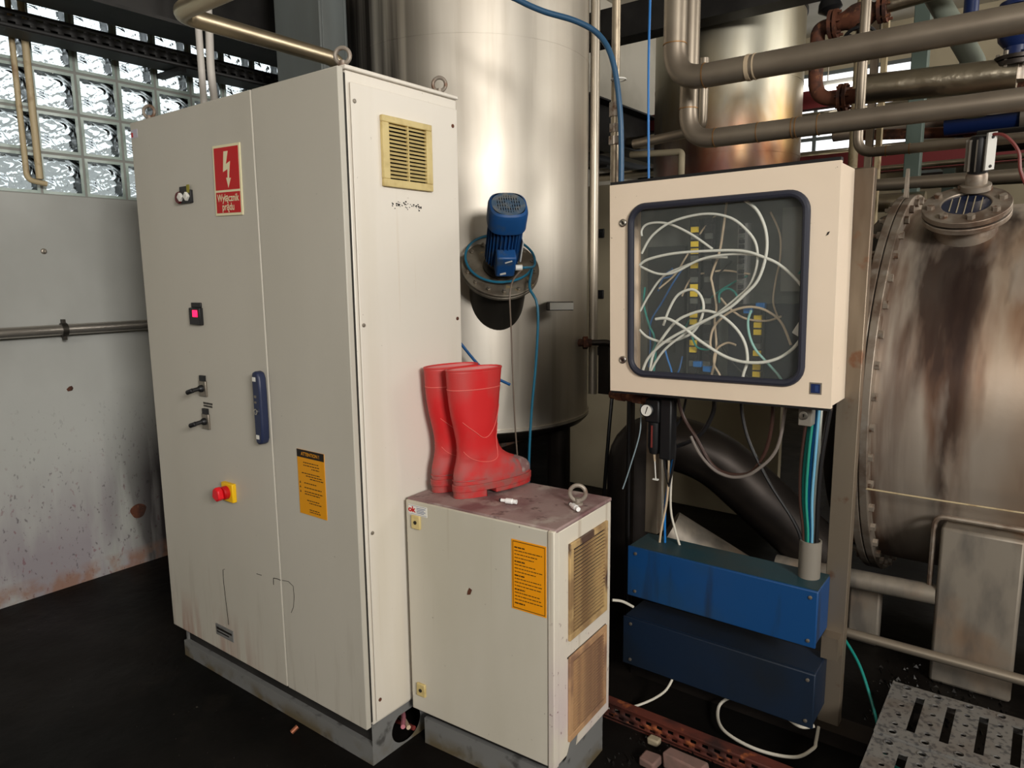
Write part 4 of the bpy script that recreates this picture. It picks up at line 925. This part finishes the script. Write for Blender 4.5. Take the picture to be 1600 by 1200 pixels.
# inclined nozzle with motor
na2 = Vector((.51,-.49,.707)).normalized(); P0 = Vector((-.423,1.248,1.568))
nx_ = Vector((.69,.72,0)).normalized(); nu_ = nx_.cross(na2)
MB().lathe([(.132,-.34),(.132,0)], P0, na2, 48).build('nozzle', m_nozzle, tk)
MB().lathe([(.178,0),(.178,.014)], P0, na2, 56).build('nozzle_flange', m_plate, tk, bevel=.002)
MB().lathe([(.178,.016),(.178,.030)], P0, na2, 56).build('cover_plate', m_plate, tk, bevel=.002)
for k in range(14):
    q = 2*pi*(k+.5)/14; MB().lathe([(.010,0),(.010,.009),(.006,.010),(.006,.016)], P0+na2*.03+(nx_*math.cos(q)+nu_*math.sin(q))*.155, na2, 6).build('bolt_head', m_galv, tk)
MB().lathe([(.176,-.36),(.150,-.30),(.145,-.29)], P0, na2, 40).build('nozzle_pad', m_tank, tk)
mo = thing('electric_motor', 'blue electric motor with ribbed housing on the tank nozzle', 'motor', tuple(P0+na2*.03))
B = P0+na2*.03
MB().lathe([(.080,0),(.080,.012),(.056,.016),(.056,.04),(.072,.045),(.072,.058)], B, na2, 36).build('mounting_foot', m_nozzle, mo)
MB().lathe([(.062,.055),(.062,.275)], B, na2, 36).build('housing', m_motor, mo)
for k in range(28):
    q = 2*pi*(k+.5)/28; d_ = nx_*math.cos(q)+nu_*math.sin(q)
    MB().obox(B+na2*.165+d_*.067,(na2,d_,na2.cross(d_)),(.105,.010,.0016)).build('cooling_fin', m_motor, mo)
cw = MB()
def sq(rx, h, n=48, e=3.0):
    out = []
    for i in range(n):
        q = 2*pi*i/n; c_ = math.cos(q); s_ = math.sin(q); k_ = (abs(c_)**e+abs(s_)**e)**(-1/e)
        out.append(B+na2*h+(nx_*c_*k_+nu_*s_*k_)*rx)
    return out
R_ = [(.080,.262),(.083,.266),(.083,.340),(.078,.356),(.069,.362)]; n = 48; vs = []
for rx,h in R_: vs += sq(rx,h)
cw.add(vs, [(i*n+j,i*n+(j+1)%n,(i+1)*n+(j+1)%n,(i+1)*n+j) for i in range(4) for j in range(n)]); cw.build('fan_cowl', m_motor, mo)
MB().ring(B+na2*.358, na2, .071,.053,.004,40).ring(B+na2*.359, na2, .016,.008,.004,20).build('cowl_rim', m_motord, mo)
MB().lathe([(.069,.348),(.069,.352)], B, na2, 32).build('cowl_back', m_dark, mo)
gb_ = B+na2*.361
for k in range(-5,6):
    L2 = math.sqrt(max(.0004,.058**2-(k*.0101)**2)); MB().obox(gb_+nx_*k*.0101,(nx_,nu_,na2),(.0030,L2,.0015)).build('grille_bar', m_motord, mo)
for k in range(-2,3):
    L2 = math.sqrt(.058**2-(k*.021)**2); MB().obox(gb_+nu_*k*.021,(nu_,nx_,na2),(.0022,L2,.0014)).build('grille_bar', m_motord, mo)
jd = -nu_ if nu_.z > 0 else nu_
jb = MB().obox(B+na2*.115+jd*.092,(nx_,na2,jd),(.042,.056,.030)).build('terminal_box', m_motor, mo, bevel=.008)
MB().obox(B+na2*.150+jd*.1225+nx_*.008,((nx_+na2*.4),(na2-nx_*.4),jd),(.016,.003,.0008)).obox(B+na2*.080+jd*.1225-nx_*.01,((nx_+na2*.3),(na2-nx_*.3),jd),(.013,.005,.0008)).build('paint_scuff', m_white, jb)
MB().lathe([(.013,0),(.013,.03)], B+na2*.085+jd*.09+nx_*.048, nx_, 12).build('cable_gland', m_white, mo)
MB().obox(B+na2*.14+nx_*.076+jd*.03,(nx_,na2,jd),(.003,.06,.02)).build('rating_plate', m_white, mo)
gl = B+na2*.085+jd*.09+nx_*.075
cc = P0+na2*.045+nu_*(-.03); ring_ = []
for k in range(26):
    q = pi*.30-2*pi*k/24*1.02; ring_.append(cc+(nx_*math.cos(q)*.158+nu_*math.sin(q)*.15)+na2*(.012+.006*math.sin(q*2)))
cable('cable', [gl]+[gl+nx_*.02]+ring_[2:]+[Vector((-.215,1.19,1.50)),Vector((-.17,1.187,1.415)),Vector((-.176,1.183,1.193)),Vector((-.195,1.169,.936)),Vector((-.206,1.162,.644)),Vector((-.206,1.162,.12))], .0058, mat('teal blue cable',L(30,104,132),.4), 'blue motor cable looped once round the nozzle and hanging down', 'cable', k=4)
cable('cable', [gl+Vector((.0,0,-.01)),(-.22,1.06,1.50),(-.218,1.06,1.3),(-.205,1.06,.95),(-.19,1.07,.60),(-.19,1.07,.1)], .0035, mat('grey thin cable',L(110,96,84),.4), 'thin grey cable hanging straight down from the motor', 'cable')
cable('cable', [(-.60,1.05,1.36),(-.524,1.101,1.232),(-.445,1.160,1.118),(-.36,1.234,1.054)], .0065, m_bluec, 'short blue cable stub poking out from behind the tall cabinet', 'cable')
cable('cable', [(-.52,1.16,.60),(-.45,1.19,.66),(-.40,1.22,.70)], .008, m_bluel, 'bright blue cable end under the tank bottom', 'cable')
# side drain valve
vv = thing('drain_valve', 'small dark valve stub on the tank side', 'valve', (-.33,1.80,1.16))
MB().cyl((-.44,1.75,1.20),(-.30,1.86,1.20),.020,n=16).cyl((-.335,1.832,1.20),(-.315,1.848,1.20),.034,n=6).cyl((-.385,1.793,1.20),(-.365,1.809,1.20),.030,n=6).build('valve_body', m_rust, vv)
MB().tube(bend([(-.30,1.86,1.20),(-.22,1.92,1.20),(-.20,1.93,1.14)],.04), .016, 12).build('outlet_bend', m_darkst, vv)

# risers beside the tank
pipe('riser_pipe', [(-.385,2.02,.9),(-.385,2.02,4.25)], .024, mat('pale riser steel',L(186,176,160),.42,.7), 'pale vertical riser pipe beside the tall tank')
tag(MB().box(-.30,-.235,1.93,1.99,.92,1.20).build('cable_duct', m_darkst, bevel=.003), 'dark vertical cable duct stub beside the tank', 'duct')
rp = thing('threaded_riser', 'slim vertical pipe with union fittings above the enclosure', 'pipe', (.255,1.085,1.75))
MB().cyl((.255,1.085,1.75),(.255,1.085,4.25),.0155,n=16).build('pipe_run', mat('scuffed pipe',L(170,156,134),.4,.6,layers=[dict(c=L(100,84,70),s=(20,20,8),lo=.5,hi=.65)]), rp)
for z,r_,h in ((2.03,.024,.03),(2.075,.021,.03),(2.13,.022,.05)): MB().lathe([(r_,0),(r_,h)], (.255,1.085,z), (0,0,1), 6 if h<.04 else 16).build('union_nut', m_bolt, rp)
cable('hose', [(-.30,.74,2.80),(-.12,.84,2.60),(-.042,.89,2.545),(.036,.941,2.503),(.132,1.006,2.467),(.205,1.045,2.416),(.262,1.045,2.323),(.290,1.050,2.173),(.300,1.052,2.011),(.300,1.055,1.75)], .0105, m_hose, 'thick blue rubber hose arching over and dropping behind the enclosure', 'hose', n=12)
cable('cable', [(.388,1.09,2.75),(.390,1.082,2.503),(.392,1.076,2.259),(.403,1.072,1.878),(.41,1.07,1.7)], .0045, m_bluel, 'bright blue cable hanging beside the tinted tank', 'cable')
cable('cable_tie', [(.255+.026*math.cos(q)+.02,1.072+.026*math.sin(q),2.255) for q in [2*pi*i/10 for i in range(10)]], .003, m_white, 'white cable tie holding the blue hose to the slim pipe', 'cable tie', closed=True)
cable('cable', [(.345,1.06,1.72),(.350,1.05,1.4),(.352,1.045,1.1),(.352,1.05,.9),(.35,1.06,.5),(.35,1.06,.015)], .005, m_blkc, 'dark cable dropping to the floor behind the enclosure corner', 'cable')
cable('cable', [(-.22,1.95,.95),(-.215,1.9,.7),(-.23,1.88,.3),(-.22,1.88,.02)], .010, m_blkc, 'black cable running down from the duct stub', 'cable')
pipe('support_pole', [(.30,1.16,0),(.30,1.16,1.12)], .016, m_darkst, 'dark vertical pole behind the low cabinet')

# ================================================================== second tank with heat tint
T2 = Vector((-.53,4.25,0))
t2 = thing('tinted_tank', 'stainless tank with rainbow heat tint beyond the pipes', 'tank', tuple(T2))
MB().lathe([(.545,.5),(.545,3.44)], T2, (0,0,1), 96).build('shell', m_tank2, t2)
MB().ring(T2+Vector((0,0,3.43)), (0,0,1), .555,.535,.02,96).build('top_rim', m_darkst, t2)
for z in (2.93,2.40): MB().ring(T2+Vector((0,0,z)), (0,0,1), .547,.540,.012,96).build('weld_seam', m_tank2, t2)
MB().lathe([(.545,.5),(.45,.4),(.1,.3)], T2, (0,0,1), 48).build('bottom_cone', m_darkst, t2)
for a in (20,140,260):
    p = T2+Vector((math.cos(math.radians(a)),math.sin(math.radians(a)),0))*.47; MB().cyl(p,p+Vector((0,0,.55)),.05,n=16).build('leg', m_darkst, t2)

# partition / switch panel behind
sp = thing('switch_panel', 'beige partition panel with three black push switches behind the tank', 'panel', (-.4,3.1,0))
MB().box(-1.3,.33,3.06,3.12,0,2.155).build('panel_sheet', m_olive, sp, bevel=.004)
for z in (1.83,1.41,1.01):
    MB().box(-.965,-.915,3.045,3.062,z-.03,z+.03).build('push_switch', m_black, sp, bevel=.003)

# ================================================================== overhead pipes
ws = m_weld
pipe('process_pipe', [(.249,1.6,4.25),(.249,1.6,2.357),(3.6,1.6,2.357)], .048, m_pipe, 'thick grey steel pipe turning from vertical to horizontal, upper of two', br=.13,
     marks=[((.249,1.6,2.50),(0,0,1),.004,m_weld),((.385,1.6,2.357),(1,0,0),.004,m_weld),((.56,1.6,2.357),(1,0,0),.016,m_tubet),((.59,1.6,2.357),(1,0,0),.006,m_tubet)])
pipe('process_pipe', [(.247,1.76,4.25),(.247,1.76,2.135),(3.6,1.76,2.135)], .040, m_pipe, 'grey steel pipe turning to horizontal just below the thicker one', br=.12,
     marks=[((.247,1.76,2.27),(0,0,1),.004,m_weld),((.375,1.76,2.135),(1,0,0),.004,m_weld),((.56,1.76,2.135),(1,0,0),.003,m_weld),((.70,1.76,2.135),(1,0,0),.004,m_weld),((.715,1.76,2.135),(1,0,0),.004,m_weld),((.80,1.76,2.135),(1,0,0),.003,m_weld)])
pipe('slim_pipe', [(.855,2.2,4.25),(.855,2.2,2.072),(3.6,2.2,2.066)], .021, m_pipe, 'slim grey pipe dropping to horizontal over the vessel', br=.07,
     marks=[((.97,2.2,2.071),(1,0,0),.004,m_weld),((1.06,2.2,2.071),(1,0,0),.004,m_weld)])
pipe('slim_pipe', [(-.25,2.2,2.235),(.13,2.2,2.262),(.13,2.2,2.6)], .024, m_pipe, 'short slim pipe crossing before the tinted tank', br=.05)
pipe('slim_pipe', [(-.32,2.3,2.20),(-.02,2.3,2.185),(-.02,2.3,1.3)], .017, m_olive, 'beige angled tube below the short slim pipe', br=.02)
pipe('slim_pipe', [(.45,2.9,2.003),(3.6,2.9,1.998)], .030, m_pipe, 'grey pipe running just above the vessel lug')
pipe('process_pipe', [(.4,3.6,1.965),(.95,3.6,1.965)], .055, m_insul, 'short bright silver pipe behind the vessel flange')
# jacketed pipe and rusty valve run
jp = thing('jacketed_pipe', 'silver jacketed pipe leading to the blue valve', 'pipe', (1.0,2.6,2.35))
MB().cyl((.77,2.6,2.43),(1.40,2.6,2.40),.068,n=28).build('jacket', m_insul, jp)
MB().lathe([(.07,0),(.07,.006),(.05,.014)], (.77,2.6,2.43), (-1,0,.02), 28).build('jacket_end', m_insul, jp)
rv = thing('rusty_valve_run', 'rust brown flanged elbow pipe with valve above the jacketed pipe', 'valve', (.62,2.75,2.38))
MB().tube(bend([(.74,2.72,2.43),(.515,2.75,2.44),(.515,2.75,2.80),(.60,2.75,2.80)],.12), .036, 20).build('elbow_pipe', m_rust, rv)
for x,z,ax in ((.64,2.433,(1,0,0)),(.665,2.433,(1,0,0)),(.575,2.80,(1,0,0)),(.60,2.80,(1,0,0)),(.80,2.83,(1,0,0)),(.825,2.83,(1,0,0))):
    MB().lathe([(.070,0),(.070,.016)], (x,2.735,z), ax, 28).build('flange', m_rust, rv)
for x,z in ((.63,2.433),(.57,2.80),(.795,2.83)):
    for k in range(6):
        q = 2*pi*k/6; MB().cyl((x,2.735+.056*math.cos(q),z+.056*math.sin(q)),(x+.065,2.735+.056*math.cos(q),z+.056*math.sin(q)),.007,n=6).build('flange_bolt', m_rust, rv)
MB().lathe([(.04,.0),(.045,.03),(.062,.07),(.065,.10),(.060,.14),(.042,.17),(.04,.19)], (.615,2.735,2.802), (1,0,.12), 24).build('valve_body', m_rust, rv)
MB().cyl((.715,2.72,2.80),(.735,2.66,2.69),.012,n=12).build('valve_stem', m_darkst, rv)
MB().cyl((.84,2.735,2.835),(1.5,2.735,2.89),.034,n=20).build('pipe_tail', m_insul, rv)
hw = thing('handwheel', 'black spoked handwheel under the rusty valve', 'handwheel', (.74,2.66,2.66))
hc = Vector((.737,2.655,2.685)); ha_ = Vector((.18,-.5,-.85)).normalized(); h1 = ha_.orthogonal().normalized(); h2 = ha_.cross(h1)
MB().tube([hc+(h1*math.cos(q)+h2*math.sin(q))*.070 for q in [2*pi*i/28 for i in range(28)]], .009, 8, closed=True).build('wheel_rim', m_black, hw)
for k in range(4):
    q = pi/2*k; MB().cyl(hc,hc+(h1*math.cos(q)+h2*math.sin(q))*.068,.006,n=8).build('spoke', m_black, hw)
MB().lathe([(.016,-.015),(.016,.015)], hc, ha_, 12).build('hub', m_darkst, hw)
bv = thing('blue_valve', 'bright blue enamelled valve at the end of the jacketed pipe', 'valve', (1.39,2.6,2.40))
MB().lathe([(.045,0),(.045,.06)], (1.39,2.6,2.37), (0,0,1), 20).build('valve_neck', m_flange, bv)
MB().lathe([(.085,.06),(.085,.078),(.06,.080),(.085,.084),(.085,.10)], (1.39,2.6,2.37), (0,0,1), 32).build('valve_flange', m_darkst, bv)
MB().lathe([(.05,.10),(.05,.14),(.075,.17),(.080,.20),(.06,.24),(.045,.26),(.045,.30),(.080,.305),(.080,.325),(.05,.33),(.02,.36),(.02,.42)], (1.39,2.6,2.37), (0,0,1), 28).build('valve_body', m_bluev, bv)
for k in range(6):
    q = 2*pi*k/6; MB().cyl((1.39+.07*math.cos(q),2.6+.07*math.sin(q),2.42),(1.39+.07*math.cos(q),2.6+.07*math.sin(q),2.49),.008,n=6).build('flange_bolt', m_galv, bv)
pipe('grey_duct', [(.90,2.95,3.10),(1.22,2.95,2.52),(1.22,2.95,2.30)], .050, m_gduct, 'grey green duct slanting down behind the jacketed pipe', br=.08, n=24)
tag(MB().box(.82,.905,3.6,3.69,0,4.25).build('steel_column', m_green, bevel=.004), 'dark green steel column beyond the vessel', 'column')
tag(MB().box(.66,.70,3.30,3.34,0,3.0).build('steel_post', m_stand, bevel=.003), 'brown steel post behind the vessel end', 'post')
tag(MB().box(.715,.745,3.30,3.34,0,3.0).build('steel_post', m_tan, bevel=.003), 'tan steel post beside the brown one', 'post')
tag(MB().box(-.4,4.0,4.5,4.62,2.26,2.42).build('steel_beam', m_redsteel), 'oxide red steel beam in the background', 'beam')
tag(MB().box(-2.0,.6,5.4,5.5,2.95,3.10).build('steel_beam', m_redsteel), 'oxide red lintel beam near the far windows', 'beam')
tag(MB().box(-2.28,.55,3.45,3.62,3.22,3.44).build('steel_beam', m_beam), 'sooty black steel beam over the tinted tank', 'beam')
pipe('silver_pipe', [(.45,3.7,2.183),(2.6,3.7,2.19)], .016, m_insul, 'thin bright silver pipe above the vessel lamp')
pipe('silver_pipe', [(.45,3.9,2.10),(2.6,3.9,2.06)], .030, m_insul, 'silver pipe just below the thin bright one')
pipe('silver_pipe', [(-2.284,5.0,2.775),(.9,5.0,2.775)], .06, m_insul, 'thick silver pipe behind the slim riser')
pipe('silver_pipe', [(-2.284,5.2,2.52),(.9,5.2,2.52)], .04, m_insul, 'silver pipe running under the thick silver one')
pipe('silver_pipe', [(-2.284,5.6,2.95),(-.9,5.6,2.90)], .05, m_pipe, 'dull pipe over the thick silver one')
pipe('process_pipe', [(.1,4.9,2.62),(2.6,4.9,2.68)], .05, m_pipe, 'dull background pipe crossing above the red beam')
pipe('process_pipe', [(1.0,4.6,3.9),(1.0,4.6,2.5)], .045, m_bluev, 'blue vertical background pipe near the green column')
pipe('process_pipe', [(.45,4.0,0),(.45,4.0,4.25)], .03, m_tan, 'tan vertical pipe right of the tinted tank')
pipe('process_pipe', [(.38,4.3,2.5),(2.2,4.3,2.35),(2.2,4.3,0)], .035, m_rust, 'rusty background pipe sloping behind the posts', br=.1)
pipe('process_pipe', [(1.2,3.4,2.24),(2.6,3.4,2.24)], .06, m_darkst, 'dark pipe behind the vessel lamp')
bd2 = thing('blue_pump', 'blue pump housing among the background pipes', 'pump', (1.15,4.2,2.42))
MB().cyl((.95,4.2,2.50),(1.35,4.2,2.50),.085,n=24).build('pump_body', m_bluev, bd2)
MB().lathe([(.11,0),(.11,.03)], (1.35,4.2,2.50), (1,0,0), 24).build('pump_flange', m_galv, bd2)
bk = thing('cable_ladder', 'galvanised cable ladder among the background pipes', 'cable tray', (.9,3.95,2.5))
MB().box(.3,2.4,3.90,3.905,2.50,2.55).build('side_rail', m_galv, bk); MB().box(.3,2.4,4.10,4.105,2.50,2.55).build('side_rail', m_galv, bk)
for k in range(20): MB().box(.33+k*.104,.355+k*.104,3.905,4.10,2.505,2.52).build('rung', m_galv, bk)
pf = thing('platform', 'dark steel platform far behind the horizontal vessel', 'platform', (1.9,5.9,0))
MB().box(.75,3.4,5.5,6.6,2.40,2.46).build('deck', m_darkst, pf)
for x in (.8,2.0,3.3):
    for y in (5.55,6.5): MB().box(x,x+.08,y,y+.08,0,2.40).build('post', m_green, pf)
for x in (.8,1.4,2.0,2.6,3.3): MB().box(x,x+.03,5.52,5.55,2.46,3.0).build('railing_post', m_galv, pf)
MB().box(.78,3.35,5.515,5.535,2.98,3.01).build('handrail', m_galv, pf)
mh_ = thing('machine_housing', 'dark brown machine housing standing on the far platform', 'machine', (1.35,6.0,2.46))
MB().box(.95,1.75,5.75,6.4,2.46,3.05).build('housing', m_rust, mh_, bevel=.02)
MB().box(1.05,1.35,5.73,5.75,2.60,2.9).build('housing_door', m_bluev, mh_, bevel=.004)
MB().cyl((1.9,6.0,2.46),(1.9,6.0,3.3),.16,n=24).build('vessel_drum', m_insul, mh_)
mh2 = thing('control_box', 'dark control box mounted on the far wall', 'box', (.35,7.9,2.6))
MB().box(.2,.75,7.8,7.998,2.55,3.15).build('box_body', m_darkst, mh2, bevel=.01)
MB().box(.25,.70,7.785,7.80,2.6,3.1).build('box_door', m_greyp, mh2)
lm = thing('hall_lamp', 'lit white tube lamp hanging beside the tinted tank', 'lamp', (.0,4.6,2.9))
MB().box(-.02,.36,4.97,5.03,3.02,3.06).build('lamp_housing', m_white, lm)
MB().box(.0,.34,4.96,4.99,2.985,3.02).build('lamp_tube', m_lamp, lm)
for x in (.0,.32): MB().cyl((x+.01,5.0,3.06),(x+.01,5.0,4.25),.005,n=6).build('hanger', m_galv, lm)
tag(MB().lathe([(.02,0),(.06,.06),(.07,.10),(.03,.13)], (.36,3.5,3.22), (.2,0,-1), 24).build('lamp_shade', m_black), 'black funnel lamp shade above the rusty valve', 'lamp')

# ================================================================== beneath the enclosure
pipe('dark_duct', [(.17,1.45,0),(.17,1.45,.84),(.46,1.56,.80),(.90,1.80,.34)], .12, m_darkst, 'sooty black duct rising, bending and sloping down behind the stand', br=.22, n=32)
pipe('slanted_pipe', [(.38,1.36,.47),(.95,1.56,.13)], .095, m_saddle, 'brushed slanted pipe above the blue trunking', n=28)

# ================================================================== upper left services
pipe('steam_pipe', [(1.2,.055,2.462),(-.90,.055,2.462),(-.90,.78,2.462),(-.90,.78,1.6)], .031, m_pipebr, 'polished brass-toned steel pipe passing behind the tall cabinet top', br=.075, n=24)
cl = thing('steel_column', 'thick grey steel column behind the tall cabinet', 'column', (-1.3,.93,0))
MB().box(-1.46,-1.13,.86,.875,0,4.25).box(-1.145,-1.13,.875,1.005,0,4.25).box(-1.46,-1.445,.875,1.005,0,4.25).box(-1.46,-1.13,1.005,1.02,0,4.25).build('column_shaft', m_greyp, cl, bevel=.004)
MB().box(-1.50,-1.09,.83,1.05,0,.02).build('base_plate', m_greyp, cl)
tag(MB().box(-1.785,-1.775,-2.0,7.9,2.70,3.05).box(-1.90,-1.66,-2.0,7.9,2.69,2.705).box(-1.90,-1.66,-2.0,7.9,3.05,3.065).build('roof_girder', m_beam), 'sooty black girder along the glass block wall', 'beam')
ct = thing('cable_tray', 'black perforated cable tray in front of the glass blocks', 'cable tray', (-2.1,2.5,2.62))
holes = [[(y,z),(y+.030,z),(y+.030,z+.010),(y,z+.010)] for y in [-.6+.055*i for i in range(48)] for z in (2.642,2.672)]
plate([(-2.0,2.624),(7.9,2.624),(7.9,2.702),(-2.0,2.702)], holes, (-2.06,0,0),(0,1,0),(0,0,1)).build('side_rail', m_tray, ct, solid=.002)
MB().box(-2.20,-2.06,-2.0,7.9,2.622,2.626).build('tray_floor', m_tray, ct)
MB().box(-2.202,-2.20,-2.0,7.9,2.624,2.702).build('side_rail', m_tray, ct)
for k in range(9): MB().box(-2.285,-2.06,-1.5+k*1.1,-1.46+k*1.1,2.60,2.623).build('wall_bracket', m_tray, ct)
pipe('conduit', [(-2.235,.020,4.2),(-2.235,.020,2.012),(-2.235,.10,2.0)], .0125, m_tan, 'beige conduit with the elbow at the foot on the glass blocks', br=.03, n=12)
pipe('conduit', [(-2.215,.066,4.2),(-2.215,.066,2.018)], .0155, m_tan, 'straight beige conduit on the glass blocks', n=12)
pipe('conduit', [(-1.60,.552,4.2),(-1.60,.552,1.5)], .0155, m_wpipe, 'straight white conduit pipe at the girder', n=14)
pipe('conduit', [(-1.60,.606,4.2),(-1.60,.606,2.70),(-1.60,.596,2.5),(-1.60,.610,2.34),(-1.60,.610,1.5)], .018, m_wpipe, 'slightly bowed white conduit pipe at the girder', br=.1, n=14)
wp = thing('wall_handrail', 'dull steel pipe rail clamped to the stained wall', 'pipe', (-2.225,.1,1.28))
MB().cyl((-2.225,-3,1.312),(-2.225,2.2,1.312),.026,n=20).build('pipe_run', steel('wall pipe steel',L(176,170,162),.3,metal=.8), wp)
for y in (-1.4,.104,1.6):
    MB().ring((-2.225,y-.012,1.312),(0,1,0),.033,.0255,.024,24).box(-2.286,-2.25,y-.008,y+.008,1.304,1.320).build('pipe_clamp', m_nozzle, wp)
    MB().box(-2.235,-2.215,y-.008,y+.008,1.343,1.362).box(-2.235,-2.215,y-.008,y+.008,1.262,1.281).build('clamp_ear', m_nozzle, wp)
# wall marks
wh = thing('wall_anchor', 'small metal anchor left in the white wall below the glass blocks', 'anchor', (WX,.2,1.66))
MB().lathe([(.014,0),(.012,.006),(.006,.008),(.006,.016)], (WX,.075,1.688), (1,0,0), 12).build('anchor_head', m_galv, wh)
wo2 = struct(MB().prism([(0,0),(.02,.002),(.026,.014),(.02,.026),(.008,.024),(-.006,.012)], (WX+.0005,.115,1.0),(0,1,0),(0,0,1),(.001,0,0)).build('trim_2', m_rust))
struct(MB().prism([(.042*math.cos(q)*(1+.12*math.sin(3*q)),.04*math.sin(q)) for q in [2*pi*i/20 for i in range(20)]], (WX+.0004,.40,.30),(0,1,0),(0,0,1),(.001,0,0)).build('trim_3', m_rust))
struct(MB().prism([(0,0),(.10,.0),(.08,-.03),(.035,-.06),(.02,-.14),(0,-.16)], (WX+.0004,-.21,1.950),(0,1,0),(0,0,1),(.001,0,0)).build('trim_4', mat('exposed brick patch', L(150,90,70), .85, layers=[dict(c=L(150,140,130),s=20,lo=.45,hi=.6)])))
